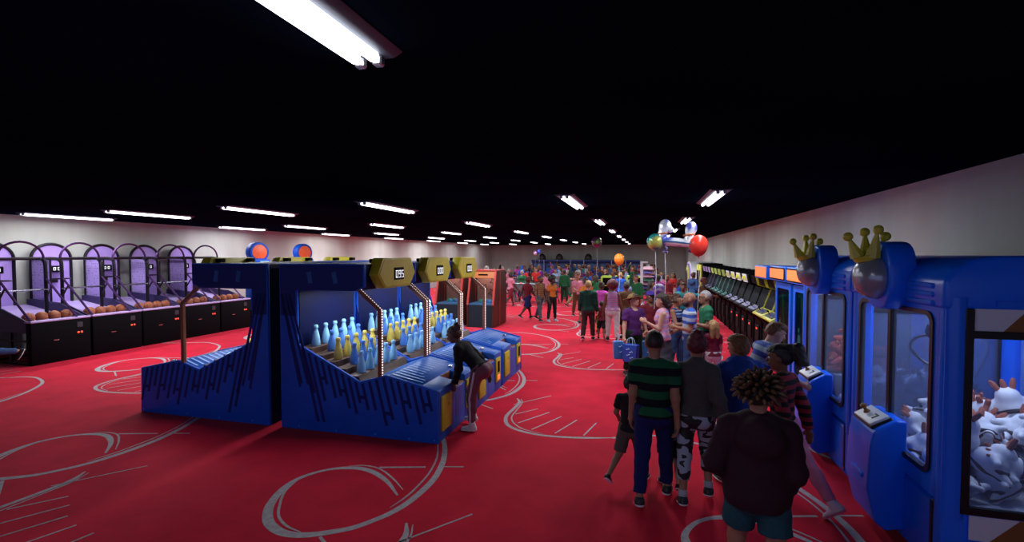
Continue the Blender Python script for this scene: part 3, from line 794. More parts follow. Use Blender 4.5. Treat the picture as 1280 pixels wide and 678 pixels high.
def make_bottle_machine():
    r = empty('bottle_bowling_machine')
    side_panel(r, 0, .05, -1, 5); side_panel(r, BW - .05, BW, 1, 9)
    b = MB(); b.box(.012, .29, .05, BW - .05, 0, 2.32, .01, 1); b.box(.25, 1.33, .05, BW - .05, 1.975, 2.325, .02); b.build('rear_cabinet', navy, r)
    # stepped brown field the bottles stand on
    poly = [(.28, 0), (.28, 1.16)]
    for k in range(5):
        u0 = .30 + .185 * k; z = 1.14 - .085 * k; poly += [(u0, z), (u0 + .18, z)]
    poly += [(1.27, .70), (1.40, .70), (1.40, 0)]
    b = MB(); b.prism(poly, 'y', .052, BW - .052, .004, 1); b.build('playfield', darkbrown, r)
    # the ramp up front
    b = MB()
    b.prism([(1.34, .0), (1.34, .73), (1.66, .835), (2.16, .734), (2.16, .0)], 'y', .05, BW - .05, .008, 1)
    for y0, y1 in ((.05, .62), (.98, BW - .05)): b.prism([(2.15, .1), (2.15, .735), (2.395, .685), (2.41, .66), (2.41, .0), (2.15, 0)], 'y', y0, y1, .012, 2)
    b.box(2.15, 2.41, .61, .99, 0, .58, .01, 1)
    b.build('ramp', deckb, r, 40)
    b = MB()
    for y in np.arange(.14, BW - .1, .105):
        L = .05 + .04 * math.sin(y * 9)
        b._new([(1.42, y, .762), (1.66, y, .842), (1.66, y + .035, .842), (1.42, y + .035, .762)], ((0, 1, 2, 3),))
        x1 = 1.95 + L * 2 if not .55 < y < 1.0 else 1.98
        b._new([(1.68, y, .840), (x1, y, .840 - (x1 - 1.66) * .204 + .006), (x1, y + .035, .840 - (x1 - 1.66) * .204 + .006), (1.68, y + .035, .840)], ((0, 1, 2, 3),))
    b.build('slat_pattern', lblue, r, 0)
    b = MB(); b.box(2.165, 2.40, .625, .975, .575, .6, .006, 1); b.box(2.161, 2.175, .625, .975, .57, .725, .004, 1); b.build('ball_tray', brownm, r)
    b = MB(); M = Matrix.Translation((2.12, 1.12, .75)); b.lathe([(.04, -.01), (.04, .012), (.03, .022), (0.001, .024)], 14, M); b.build('start_button', silver, r)
    for y0, y1, z0, z1, lamp in ((.1, .42, .13, .6, 0), (1.0, 1.26, .17, .6, 1)):
        b = MB(); b.box(2.405, 2.44, y0, y1, z0, z1, .022, 2); p = b.build('front_plate', yel, r)
        b = MB()
        if lamp: b.box(2.437, 2.446, y0 + .07, y1 - .07, z0 + .17, z1 - .06, .004, 1)
        else: b.box(2.437, 2.452, y0 + .17, y0 + .22, z1 - .16, z1 - .1, .006, 1)
        b.build('slot' if lamp else 'latch', blackm if lamp else yel, p)
        if lamp: b = MB(); b.box(2.437, 2.45, y0 + .07, y1 - .07, z0 + .04, z0 + .12, .006, 1); b.build('coin_lamp', orangelit, p)
    for y in (.028, BW - .028):
        b = MB(); path = [(1.24, 1.97), (1.56, 1.70), (1.56, .80)]; w = .042
        b.prism([(1.22, 1.98), (1.545, 1.705), (1.545, .8), (1.60, .8), (1.60, 1.725), (1.27, 2.005)], 'y', y - .026, y + .026, .005, 1)
        p = b.build('post', brownm, r)
        b = MB()
        pts = [(1.262 + .335 * t, 2.002 - .282 * t) for t in np.linspace(0, 1, 13)] + [(1.601, 1.70 - .86 * t) for t in np.linspace(0, 1, 25)]
        for x, z in pts: b.ball((x + .003, y, z), .010, 6)
        b.build('light_strip', ledm, p)
    b = MB(); b.box(.55, .62, .2, BW - .2, 1.955, 1.985, .006, 1); b.build('canopy_lamp', lampw, r)
    l = bpy.data.lights.new('canopy_glow', 'AREA'); l.shape = 'RECTANGLE'; l.size = .3; l.size_y = 1.0; l.energy = CANOPY; l.color = (.85, .93, 1)
    lo = bpy.data.objects.new('canopy_glow', l); COL.objects.link(lo); lo.parent = r; lo.location = (.75, BW / 2, 1.94)
    c = BW / 2
    b = MB(); b.prism([(c - .42, 2.41), (c + .42, 2.41), (c + .56, 2.18), (c + .38, 1.98), (c - .38, 1.98), (c - .56, 2.18)], 'x', 1.30, 1.47, .02, 2); s = b.build('scoreboard', yel, r)
    b = MB(); b.prism([(c - .395, 2.385), (c + .395, 2.385), (c + .525, 2.18), (c + .36, 2.01), (c - .36, 2.01), (c - .525, 2.18)], 'x', 1.468, 1.476, .002, 1); b.build('face_plate', yel, s)
    b = MB(); b.box(1.47, 1.488, c - .13, c + .15, 2.09, 2.27, .006, 1); b.build('display', blackm, s)
    for y in (c - .3, c + .3):
        b = MB(); b.box(1.2, 1.31, y - .05, y + .05, 2.335, 2.395, .01, 1); b.build('bracket', blackm, s)
    return r
def score(root, txt):
    s = [c for c in root.children if c.name.startswith('scoreboard')][0]; c = BW / 2
    b = MB(); digits(b, txt, (1.488, c - .10, 2.12), (0, 1, 0), (0, 0, 1), .108, .06, .026, .011, (1, 0, 0)); b.build('digit_display', whitelit, s, 0)
m0 = make_bottle_machine()
BR, BL = [], []
for k in range(3):
    r = m0 if k == 0 else copy_tree(m0)
    r.location = (-4.965, 5.72 + 1.475 * k, 0); BR.append(r)
for k in range(3):
    r = copy_tree(m0); r.rotation_euler = (0, 0, PI); r.location = (-5.16, 5.72 + BW + 1.475 * k, 0); BL.append(r)
for k, r in enumerate(BR):
    tag(r, ['blue bottle-bowling machine with score 095 on its yellow board, nearest of the right-facing row', 'blue bottle-bowling machine with score 000, in the middle of the right-facing row', 'blue bottle-bowling machine with score 000, far end of the right-facing row'][k], 'arcade machine', 'blue bottle-bowling machines')
    score(r, ['095', '000', '000'][k])
for k, r in enumerate(BL):
    tag(r, ['blue bottle-bowling machine facing left, nearest of its row, its side panel turned to the viewer', 'blue bottle-bowling machine facing left, middle of the row with only its board top showing', 'blue bottle-bowling machine facing left, farthest of the row behind the others'][k], 'arcade machine', 'blue bottle-bowling machines')
    score(r, '000')
# the bottle pins, each its own thing
PINC = dict(pale=mat('pin_pale_blue', (.30, .62, .90), .45), mid=mat('pin_mid_blue', (.08, .24, .75), .45), yellow=mat('pin_yellow', (.85, .66, .12), .45))
def make_pin(m):
    b = MB(); b.lathe([(.002, 0), (.058, 0), (.062, .012), (.06, .06), (.052, .13), (.036, .2), (.026, .235), (.027, .255), (.034, .262), (.033, .285), (.025, .3), (.002, .303)], 14, cap=False); return b.build('bottle_pin', m)
PINS = {}
def place_pin(kind, x, y, z, label, group):
    o = PINS.get(kind)
    if o is None: o = PINS[kind] = make_pin(PINC[kind])
    else: o = o.copy(); COL.objects.link(o)
    o.location = (x, y, z); tag(o, label, 'bottle pin', group)
CN = dict(pale='pale blue', mid='royal blue', yellow='yellow')
for k, r in enumerate(BR + BL):
    side = 'right' if k < 3 else 'left'; wh = ['nearest', 'middle', 'farthest'][k % 3]
    M = Matrix.Translation(r.location) @ Matrix.Rotation(r.rotation_euler.z, 4, 'Z')
    rows = [(5, 'pale'), (4, 'mid'), (5, 'yellow'), (4, 'mid'), (5, 'pale')]
    for j, (n, kd) in enumerate(rows):
        u = .39 + .185 * j; z = 1.14 - .085 * j
        for i in range(n):
            y = .72 + (i - (n - 1) / 2) * .225
            if k >= 3: continue
            p = M @ Vector((u, y, z + .001))
            place_pin(kd, p.x, p.y, p.z, '%s bottle-shaped pin standing on the playfield of the %s %s-facing bowling machine' % (CN[kd], wh, side), '%s pins of the %s %s-facing machine' % (CN[kd], wh, side))
for kd, u, y, a in (('pale', 1.05, 1.1, .6), ('yellow', .62, 1.15, -.5), ('mid', .85, .6, 1.0)):
    M = Matrix.Translation(BL[0].location) @ Matrix.Rotation(PI, 4, 'Z'); p = M @ Vector((u, y, 1.14 - .085 * int((u - .3) / .185) + .062))
    o = PINS[kd].copy(); COL.objects.link(o); o.location = p; o.rotation_euler = (PI / 2, 0, PI + a)
    tag(o, '%s bottle pin lying knocked over on the nearest left-facing machine' % CN[kd], 'bottle pin', 'knocked-over pins')
# ------------------------------------------------------------------ basketball machines along the left wall
lav = noisy('lavender_board', (.40, .26, .70), (.36, .23, .64), 3, .5)
rampm = noisy('ramp_lavender', (.48, .36, .70), (.44, .32, .64), 3, .45)
navyside = mat('dark_violet_side', (.03, .02, .09), .5)
tubeb = mat('black_tube', (.012, .01, .016), .32, .4)
tubep = mat('violet_sheen_tube', (.10, .04, .16), .25, .6)
redlit = mat('red_lamp', (.8, .05, .03), .4, emit=(1, .06, .03), estr=1.3)
leather = noisy('ball_leather', (.36, .10, .035), (.30, .08, .03), 90, .6, .3)
def mesh_panel():
    m = mat('perforated_violet', (.42, .30, .70), .5)
    nt, N, L, b_ = nodes(m)
    tc = N.new('ShaderNodeTexCoord'); v = N.new('ShaderNodeTexVoronoi'); v.inputs['Scale'].default_value = 15; v.inputs['Randomness'].default_value = .25
    rp = N.new('ShaderNodeValToRGB'); rp.color_ramp.interpolation = 'CONSTANT'; rp.color_ramp.elements[1].position = .28
    rp.color_ramp.elements[0].color = (.10, .05, .22, 1); rp.color_ramp.elements[1].color = (.42, .30, .70, 1)
    L.new(tc.outputs['Object'], v.inputs['Vector']); L.new(v.outputs['Distance'], rp.inputs[0]); L.new(rp.outputs[0], b_.inputs['Base Color'])
    return m
perf = mesh_panel()
def arc(y0, y1, z, h, x, n=14, x2=None):
    c, w = (y0 + y1) / 2, (y1 - y0) / 2
    return [(x, c - w * math.cos(PI * k / n), z + h * math.sin(PI * k / n)) for k in range(n + 1)]
def make_hoop():
    r = empty('basketball_machine'); FW = .95; CW = 1.19
    b = MB(); b.box(-.14, 0, 0, CW, .0, .95, .02, 2); c = b.build('front_cabinet', blackm, r)
    for y in (.92, .99):
        b = MB(); b.lathe([(.022, 0), (.024, .01), (.012, .02), (.001, .022)], 10, Matrix.Translation((0.0, y, .62)) @ Matrix.Rotation(PI / 2, 4, 'Y')); b.build('red_button', redlit, c)
    b = MB(); b.box(-.002, .008, .42, .53, .5, .52, .003, 1); b.build('coin_slot', silver, c)
    b = MB(); b.box(-.002, .006, .9, 1.02, .74, .86, .01, 1); b.build('speaker_grille', mat('dark_grille', (.03, .025, .04), .6), c)
    b = MB(); b.box(-.2, .015, -.005, CW, .945, .985, .012, 2); b.build('tray_lip', rampm, r)
    b = MB(); b.prism([(-.18, .93), (-.5, .93), (-2.12, 1.2), (-2.12, 1.16), (-.5, .89), (-.18, .89)], 'y', .02, CW - .03); b.build('ramp', rampm, r)
    for y in (.0, CW - .04):
        b = MB(); b.prism([(-.16, .72), (-.16, .99), (-.9, 1.24), (-2.12, 1.34), (-2.12, .72)], 'y', y, y + .03, .005, 1); b.build('ramp_side', navyside, r)
    b = MB()
    for y in (.02, CW - .05):
        b.box(-2.14, -.1, y - .02, y + .03, .01, .06, .006, 1)
        for z in (.30, .52): b.box(-2.14, -.1, y - .015, y + .02, z, z + .04, .005, 1)
        for x in (-.72, -1.4, -2.14): b.box(x, x + .07, y - .02, y + .03, .01, .76, .006, 1)
    for x in (-2.13, -1.4): b.box(x, x + .05, .03, CW - .05, .02, .06, .005, 1)
    b.build('under_frame', tubeb, r)
    PX = -1.05
    for i, y in enumerate((.03, FW - .02)):
        b = MB(); b.tube(crom([(PX, y, .95), (PX, y, 1.6), (PX, y, 2.16), (PX - .05, y, 2.31), (PX - .2, y, 2.36), (-1.7, y, 2.36), (-2.15, y, 2.36)], 5), .039, 8); b.build('post', tubeb, r)
        b = MB(); b.tube([(PX, y, 1.9), (-.06, y, .99)], .024, 8); b.build('front_strut', tubep, r)
        b = MB(); b.tube([(PX + .2, y, 1.68), (PX, y, 1.42)], .02, 6); b.build('brace', tubeb, r)
    b = MB(); b.tube([(PX - .15, .03, 2.36), (PX - .15, FW - .02, 2.36)], .033, 8); b.build('top_rail', tubeb, r)
    b = MB(); b.tube(arc(.03, FW - .02, 2.36, .40, PX - .05), .026, 8); b.build('front_arch', tubep, r)
    b = MB(); b.tube([(PX + .02, .0, 1.62), (PX + .02, FW, 1.62)], .022, 8); b.build('cross_bar', mat('steel_bar', (.35, .35, .42), .25, .9), r)
    out = [(.03, 1.18)] + [(p[1], p[2]) for p in arc(.03, FW - .03, 2.36, .38, 0)] + [(FW - .03, 1.18)]
    b = MB(); b.prism(out, 'x', -2.17, -2.13); b.build('backboard', lav, r)
    b = MB(); b.tube([(-2.13, .03, .9)] + [(-2.13, p[0], p[1]) for p in out] + [(-2.13, FW - .03, .9)], .038, 8); b.tube([(-2.1, .03, 2.36), (-2.1, FW - .03, 2.36)], .022, 6); b.build('board_frame', tubeb, r)
    b = MB(); b.prism([(-2.12, 1.3), (-1.45, 1.3), (-1.45, 2.3), (-2.12, 2.34)], 'y', .025, .035); b.build('side_net', perf, r)
    b = MB(); b.box(-1.47, -1.42, .015, .045, 1.15, 2.36, .006, 1); b.build('net_post', tubeb, r)
    b = MB(); b.box(-2.1, -2.02, FW / 2 - .19, FW / 2 + .19, 2.0, 2.17, .012, 2); d = b.build('score_display', blackm, r)
    b = MB(); digits(b, '000', (-2.02, FW / 2 - .13, 2.045), (0, 1, 0), (0, 0, 1), .08, .055, .045, .013, (1, 0, 0)); b.build('digit_display', whitelit, d, 0)
    b = MB(); b.box(-2.12, -2.06, FW / 2 - .1, FW / 2 + .1, 1.72, 1.84, .01, 1)
    b.tube([(-1.83 + .2 * math.cos(a), FW / 2 + .2 * math.sin(a), 1.83) for a in np.linspace(0, 2 * PI, 18)[:-1]], .014, 6, closed=True); b.build('rim', tubeb, r)
    return r
hp0 = make_hoop()
b = MB(); b.ball((0, 0, 0), .118, 18); ball0 = b.build('basketball', leather)
b = MB()
for k in range(2): b.tube([(.1185 * math.cos(a), .1185 * math.sin(a) * (k == 0), .1185 * math.sin(a) * (k == 1)) for a in np.linspace(0, 2 * PI, 20)[:-1]], .003, 4, closed=True)
b.build('seam', blackm, ball0)
HN = ['black and lavender basketball machine with its open side frame showing, leftmost of the row', 'black and lavender basketball machine, second from left in the row', 'black and lavender basketball machine, third from left in the row', 'black and lavender basketball machine, fourth from left in the row, behind a brown post', 'black and lavender basketball machine at the far right end of the row']
firstb = True
for k in range(0, 5):
    r = hp0 if k == 0 else copy_tree(hp0)
    y0 = 7.43 + 1.24 * k; r.location = (-12.95, y0, 0)
    tag(r, HN[k], 'arcade machine', 'basketball machines along the left wall')
    for i in range(4):
        o = ball0 if firstb else copy_tree(ball0); firstb = False
        o.location = (-12.95 - .36, y0 + .17 + .245 * i, .92 + .118); o.rotation_euler = (i * .7, k * .9, i + k)
        tag(o, 'brown basketball in the tray of the %s' % ['leftmost basketball machine', 'second basketball machine from the left', 'third basketball machine from the left', 'fourth basketball machine from the left', 'far right basketball machine'][k], 'ball', 'basketballs in the trays')
# the two tower games with round orange targets beyond them
discm = noisy('orange_target', (.75, .12, .03), (.62, .08, .02), 30, .5)
cyan = mat('cyan_screen', (.2, .35, .4), .3, emit=(.35, .6, .65), estr=.5)
green = mat('green_blob', (.1, .6, .15), .4, emit=(.1, .8, .2), estr=.6)
def make_tower():
    r = empty('target_tower_game')
    b = MB(); b.box(-.7, .1, -.34, .34, 0, .55, .04, 2); b.build('base', blackm, r)
    b = MB(); b.prism([(-.55, .54), (-.05, .54), (-.12, 1.95), (-.5, 1.95)], 'y', -.28, .28, .03, 2); b.build('column', royal, r)
    b = MB(); b.box(-.5, .02, -.34, .34, 1.88, 2.3, .03, 2); h = b.build('screen_box', royal, r)
    b = MB(); b.box(.02, .03, -.02, .29, 1.95, 2.24, .004, 1); b.build('screen', cyan, h)
    b = MB(); b.ball((.03, .12, 2.08), (.01, .05, .05), 10); b.build('lit_symbol', green, h)
    M = Matrix.Translation((-.2, 0, 2.55)) @ Matrix.Rotation(PI / 2, 4, 'Y')
    b = MB(); b.lathe([(.02, -.16), (.31, -.16), (.35, -.12), (.35, .12), (.32, .17), (.27, .18), (.27, .14), (.02, .14)], 28, M); b.build('target_ring', royal, r)
    b = MB(); b.lathe([(.02, .13), (.27, .13), (.26, .17), (.1, .2), (.005, .205)], 28, M); b.build('target_disc', discm, r)
    b = MB(); b.box(-.42, .0, -.12, .12, 2.25, 2.33, .01, 1); b.build('neck', royal, r)
    return r
t0_ = make_tower()
for k, (y, l) in enumerate(((13.95, 'blue tower game with round orange target and lit screen, left one behind the bottle machines'), (16.3, 'blue tower game with round orange target, right one behind the bottle machines'))):
    r = t0_ if k == 0 else copy_tree(t0_); r.location = (-13.0, y + .15, 0); r.rotation_euler = (0, 0, -.35); tag(r, l, 'arcade machine', 'tower games with orange targets')
# ------------------------------------------------------------------ claw machines along the right wall
cblue = noisy('claw_blue_shell', (.006, .15, .95), (.006, .14, .9), 2, .28, spec=.35)
cblack = mat('window_gasket', (.006, .006, .009), .35)
paneg = glass('claw_glass', (.74, .8, .92), .88, .04, .05, .14)
inner = noisy('claw_inner_blue', (.14, .27, .68), (.13, .25, .62), 2, .6)
innerl = mat('loop_line', (.55, .6, .72), .5)
greyp = mat('grey_panel', (.62, .65, .75), .5)
orangep = mat('brown_graphic', (.22, .085, .02), .5)
domeg = mat('grey_dome', (.30, .32, .38), .22, .35)
gold = noisy('crown_gold', (.60, .57, .05), (.54, .5, .04), 6, .38)
chrome = mat('claw_metal', (.25, .25, .28), .25, 1.0)
CWD = 1.68
def rrect(x0, x1, z0, z1, r, n=4):
    out = []
    for cx, cz, a0 in ((x1 - r, z1 - r, 0), (x0 + r, z1 - r, 90), (x0 + r, z0 + r, 180), (x1 - r, z0 + r, 270)):
        for k in range(n + 1):
            a = (a0 + 90 * k / n) * D2R; out.append((cx + r * math.cos(a), cz + r * math.sin(a)))
    return out
def frame_prism(b, o, i, axis, a, c):
    "a flat ring between two outlines with the same number of points"
    mk = {'x': lambda p, t: (t, p[0], p[1]), 'y': lambda p, t: (p[0], t, p[1])}[axis]
    n = len(o); v = [mk(p, a) for p in o] + [mk(p, a) for p in i] + [mk(p, c) for p in o] + [mk(p, c) for p in i]; f = []
    for k in range(n):
        j = (k + 1) % n
        f += [(k, j, n + j, n + k), (2 * n + k, 3 * n + k, 3 * n + j, 2 * n + j), (k, 2 * n + k, 2 * n + j, j), (n + k, n + j, 3 * n + j, 3 * n + k)]
    b._new(v, f); return b
def make_claw():
    r = empty('claw_machine'); D = 1.42
    # lower shell and deck
    b = MB(); b.prism([(0, .03), (0, .53), (.03, .56), (D, .56), (D, .03)], 'y', .02, CWD - .02, .025, 2); b.box(.05, D - .03, .05, CWD - .05, 0, .05, .01, 1); b.build('lower_shell', cblue, r)
    # front face around the window and the side face around the side window
    b = MB(); frame_prism(b, [(.0, .5), (CWD, .5), (CWD, 2.2), (.0, 2.2)] and rrect(.02, CWD - .02, .6, 2.12, .02), rrect(.17, 1.49, .74, 2.01, .09), 'x', -.005, .09); b.build('front_surround', cblue, r, 40)
    b = MB()
    for (x, y) in ((.07, .07), (.07, CWD - .07), (D - .07, .07), (D - .07, CWD - .07)):
        b = MB(); b.tube([(x, y, .5), (x, y, 2.14)], .085, 14); b.build('corner_post', cblue, r)
    b = MB(); b.prism([(-.03, 2.05), (-.03, 2.26), (.04, 2.36), (.16, 2.43), (.3, 2.445), (D - .1, 2.445), (D, 2.4), (D, 2.05)], 'y', .0, CWD, .035, 3); b.build('header', cblue, r, 50)
    for z in (2.085, 2.15, 2.215):
        for y0, y1 in ((.12, .5), (1.08, CWD - .12)):
            b = MB(); b.tube([(-.028, y0, z), (-.028, y0 + .02, z), (-.028, y1 - .02, z), (-.028, y1, z)], [.004, .022, .022, .004], 8); b.build('header_rib', cblue, r)
    # window in the front
    b = MB(); frame_prism(b, rrect(.165, 1.495, .735, 2.015, .095), rrect(.205, 1.455, .775, 1.98, .07), 'x', -.018, .03); b.build('window_gasket', cblack, r, 40)
    b = MB(); b.box(-.02, .03, .815, .875, .76, 1.99, .006, 1); b.build('mullion', cblack, r)
    for y0, y1 in ((.2, .815), (.875, 1.46)):
        b = MB(); b.box(.0, .008, y0, y1, .77, 1.985); b.build('window_pane', paneg, r, 0)
    # side window (near side)
    for y, sgn in ((.0, 1), (CWD, -1)):
        b = MB(); b.box(.16, D - .1, min(y, y + sgn * .03), max(y, y + sgn * .03), .03, .56, .008, 1)
        b.build('side_lower_panel', cblue, r)
        b = MB()
        for x0, x1, z0, z1 in ((.1, .155, .55, 2.06), (D - .16, D - .1, .55, 2.06), (.1, D - .1, .545, .60), (.1, D - .1, 1.845, 1.90)): b.box(x0, x1, min(y - sgn * .012, y + sgn * .03), max(y - sgn * .012, y + sgn * .03), z0, z1, .004, 1)
        s_ = b.build('side_gasket', cblack, r)
        b = MB(); b.box(.15, D - .15, y + sgn * .004, y + sgn * .012, .59, 1.86); b.build('side_pane', paneg, s_, 0)
        b = MB(); b.box(.15, D - .15, y + sgn * .005, y + sgn * .02, 1.89, 2.06); b.build('side_header_strip', greyp, r, 0)
        b = MB(); b._new([(x, y + sgn * .003, z) for x, z in ((.33, 1.9), (.62, 1.9), (.9, 2.06), (.47, 2.06))], ((0, 1, 2, 3),)); b.build('strip_graphic', orangep, r, 0)
        b = MB(); q = crom([(.28, 2.08), (.45, 2.06), (.55, 2.0), (.75, 1.94), (1.1, 1.93), (D - .12, 1.93)], 4); b.prism([(.28, 2.12)] + q + [(D - .12, 2.12)], 'y', min(y - sgn * .014, y + sgn * .02), max(y - sgn * .014, y + sgn * .02)); b.build('header_skirt', cblue, r, 40)
        b = MB(); b.box(.16, .9, y - sgn * .004, y + sgn * .003, .36, .54); b.build('lower_graphic', greyp, r, 0)
        b = MB(); b._new([(x, y - sgn * .006, z) for x, z in ((.28, .36), (.7, .36), (.7, .54), (.46, .54))], ((0, 1, 2, 3),)); b.build('lower_graphic_stripe', orangep, r, 0)
    # inside: deck, back wall with loop lines, claw on its rail
    b = MB(); b.box(.1, D - .05, .06, CWD - .06, .555, .585); b.build('prize_deck', greyp, r, 0)
    b = MB(); b.box(D - .06, D - .02, .05, CWD - .05, .57, 2.1); w = b.build('inner_back', inner, r, 0)
    b = MB()
    for pts, wd in (([(.3, 1.62), (.5, 1.83), (.85, 1.88), (1.15, 1.7), (1.2, 1.4), (1.0, 1.05), (.8, .8)], .03), ([(.38, 1.5), (.55, 1.68), (.82, 1.72), (1.02, 1.58), (1.05, 1.35), (.9, 1.08), (.72, .8)], .018), ([(.3, 1.62), (.32, 1.4), (.5, 1.1), (.6, .8)], .022)):
        b.tube([(D - .062, y, z) for y, z in crom(pts, 6)], wd, 6)
    for k in range(6):
        t = k / 5; b.tube([(D - .064, .42 + .5 * t, 1.74 + .1 * math.sin(t * 3)), (D - .064, .48 + .42 * t, 1.60 + .1 * math.sin(t * 3))], .012, 5)
    b.build('loop_pattern', innerl, w)
    b = MB(); b.box(.15, D - .1, .8, .84, 2.0, 2.04, .004, 1); b.box(.2, .24, .1, CWD - .1, 2.02, 2.05, .004, 1); b.box(D - .2, D - .16, .1, CWD - .1, 2.02, 2.05, .004, 1); g = b.build('gantry_rail', chrome, r)
    c = MB(); c.box(.45, .65, 1.1, 1.3, 1.9, 2.0, .02, 2); c.tube([(.55, 1.2, 1.9), (.55, 1.2, 1.78)], .03, 8); c.lathe([(.01, 1.66), (.1, 1.67), (.12, 1.72), (.1, 1.79), (.01, 1.8)], 16, Matrix.Translation((.55, 1.2, 0))); cl = c.build('claw', cblack, r)
    for k in range(3):
        a = k * 2.094 + .4; ca, sa = math.cos(a), math.sin(a)
        b = MB(); b.tube(crom([(.55 + q * ca, 1.2 + q * sa, z) for q, z in ((.06, 1.70), (.19, 1.64), (.22, 1.53), (.12, 1.42), (.05, 1.4))], 4), .014, 6); b.build('prong', chrome, cl)
    # emblem: blue shield ring, plain grey dome and a crown
    M = Matrix.Translation((-.02, .78, 2.27)) @ Matrix.Rotation(-PI / 2, 4, 'Y')
    b = MB()
    oc = [(.245 * math.copysign(abs(math.sin(a)) ** .75, math.sin(a)), .30 * math.copysign(abs(math.cos(a)) ** .75, math.cos(a))) for a in [2 * PI * k / 28 for k in range(28)]]
    b.prism([(.78 + p, 2.27 + q) for p, q in oc], 'x', -.15, .05, .035, 3); e = b.build('emblem_ring', cblue, r, 40)
    b = MB(); b.lathe([(.19, 0), (.195, .03), (.19, .07), (.17, .115), (.13, .155), (.07, .18), (.002, .188)], 28, Matrix.Translation((-.14, .78, 2.255)) @ Matrix.Rotation(-PI / 2, 4, 'Y'), cap=False); b.build('dome', domeg, e, 60)
    b = MB()
    C0 = Vector((-.22, .78, 2.405)); n = 20
    b.lathe([(.10, 0), (.115, .05), (.105, .052), (.09, .0)], n, Matrix.Translation(C0) @ Matrix.Rotation(-.25, 4, 'Y'), cap=False)
    for k, (dy, dx, h) in enumerate(((-.12, .02, .245), (.13, .02, .235), (.0, -.15, .19), (.0, .12, .19))):
        b.tube([tuple(C0 + Vector((dx * .55, dy * .55, .03))), tuple(C0 + Vector((dx, dy, h)))], [.062, .012], 8)
        b.ball(tuple(C0 + Vector((dx * 1.08, dy * 1.08, h + .02))), (.042, .042, .042), 12)
    b.build('crown', gold, e)
    # control pod
    b = MB(); b.prism([(.02, .1), (-.12, .06), (-.2, .12), (-.27, .4), (-.25, .8), (-.225, .92), (-.19, .95), (-.06, 1.03), (.02, 1.03)], 'y', .56, 1.04, .085, 5); pod = b.build('control_pod', cblue, r, 50)
    T = Matrix.Translation((-.15, .80, .985)) @ Matrix.Rotation(-.52, 4, 'Y')
    b = MB(); b.box(-.085, .085, -.17, .17, .0, .03, .01, 2, M=T); pl = b.build('control_plate', mat('plate_white', (.55, .57, .62), .4), pod)
    b = MB(); b.box(-.095, .095, -.19, .19, -.02, .008, .01, 1, M=T); b.build('plate_frame', cblack, pod)
    b = MB(); b.lathe([(.03, .03), (.022, .045), (.014, .05), (.014, .07), (.026, .08), (.026, .1), (.01, .112), (.001, .113)], 12, T @ Matrix.Translation((-.0, .07, 0))); b.build('joystick', orangep, pl)
    b = MB(); b.box(-.03, .035, -.1, -.085, .03, .036, .002, 1, M=T); b.box(.02, .035, -.1, -.04, .03, .036, .002, 1, M=T); b.build('slot_mark', cblack, pl)
    b = MB(); b.box(-.285, -.25, .66, .9, .47, .52, .012, 2, M=Matrix.Translation((.005, 0, 0))); b.build('prize_flap', cblue, pod)
    b = MB(); b.box(-.008, .01, .12, .165, .06, .57, .008, 1); sl = b.build('vertical_slot', cblack, r)
    b = MB(); b.box(-.016, -.004, .125, .16, .07, .11, .004, 1); b.build('slot_catch', silver, sl)
    l = bpy.data.lights.new('prize_glow', 'AREA'); l.shape = 'RECTANGLE'; l.size = .8; l.size_y = 1.3; l.energy = CLAW_LAMP; l.color = (.85, .9, 1)
    lo = bpy.data.objects.new('prize_glow', l); COL.objects.link(lo); lo.parent = r; lo.location = (.6, .84, 2.0)
    b = MB(); b.box(.55, 1.05, 1.0, 1.5, 2.02, 2.045, .006, 1); b.build('prize_lamp', lampw, r)
    return r
CLAW_LAMP = 30.0
claw0 = make_claw(); claw1 = copy_tree(claw0)
claw0.location = (2.15, 4.26, 0); claw1.location = (2.15, 5.95, 0)
tag(claw0, 'glossy blue claw machine nearest the viewer, large side window full of white plush toys', 'claw machine', 'blue claw machines')
tag(claw1, 'glossy blue claw machine just beyond the nearest one, pink plush behind its glass', 'claw machine', 'blue claw machines')
# plush prizes
def plush_mat():
    m = mat('plush_white', (.62, .63, .68), .75)
    nt, N, L, b_ = nodes(m)
    tc = N.new('ShaderNodeTexCoord'); nz = N.new('ShaderNodeTexNoise'); nz.inputs['Scale'].default_value = 5; nz.inputs['Detail'].default_value = 1
    sx = N.new('ShaderNodeSeparateXYZ'); a = N.new('ShaderNodeMath'); a.operation = 'MULTIPLY_ADD'; a.inputs[1].default_value = .12
    rp = N.new('ShaderNodeValToRGB'); rp.color_ramp.interpolation = 'CONSTANT'
    els = rp.color_ramp.elements; els[0].color = (.78, .79, .84, 1); els[1].position = .53; els[1].color = (.07, .035, .03, 1); e = els.new(.55); e.color = (.78, .79, .84, 1)
    ad = N.new('ShaderNodeMath'); ad.operation = 'ADD'; ad.inputs[1].default_value = .44
    L.new(tc.outputs['Object'], nz.inputs['Vector']); L.new(tc.outputs['Object'], sx.inputs[0]); L.new(nz.outputs['Fac'], a.inputs[0]); L.new(sx.outputs['Z'], a.inputs[2]); L.new(a.outputs[0], ad.inputs[0]); L.new(ad.outputs[0], rp.inputs[0]); L.new(rp.outputs[0], b_.inputs['Base Color'])
    return m
pw = plush_mat(); coral = noisy('plush_coral', (.42, .12, .07), (.36, .1, .06), 12, .8); bandm = mat('plush_dark', (.03, .015, .015), .6)
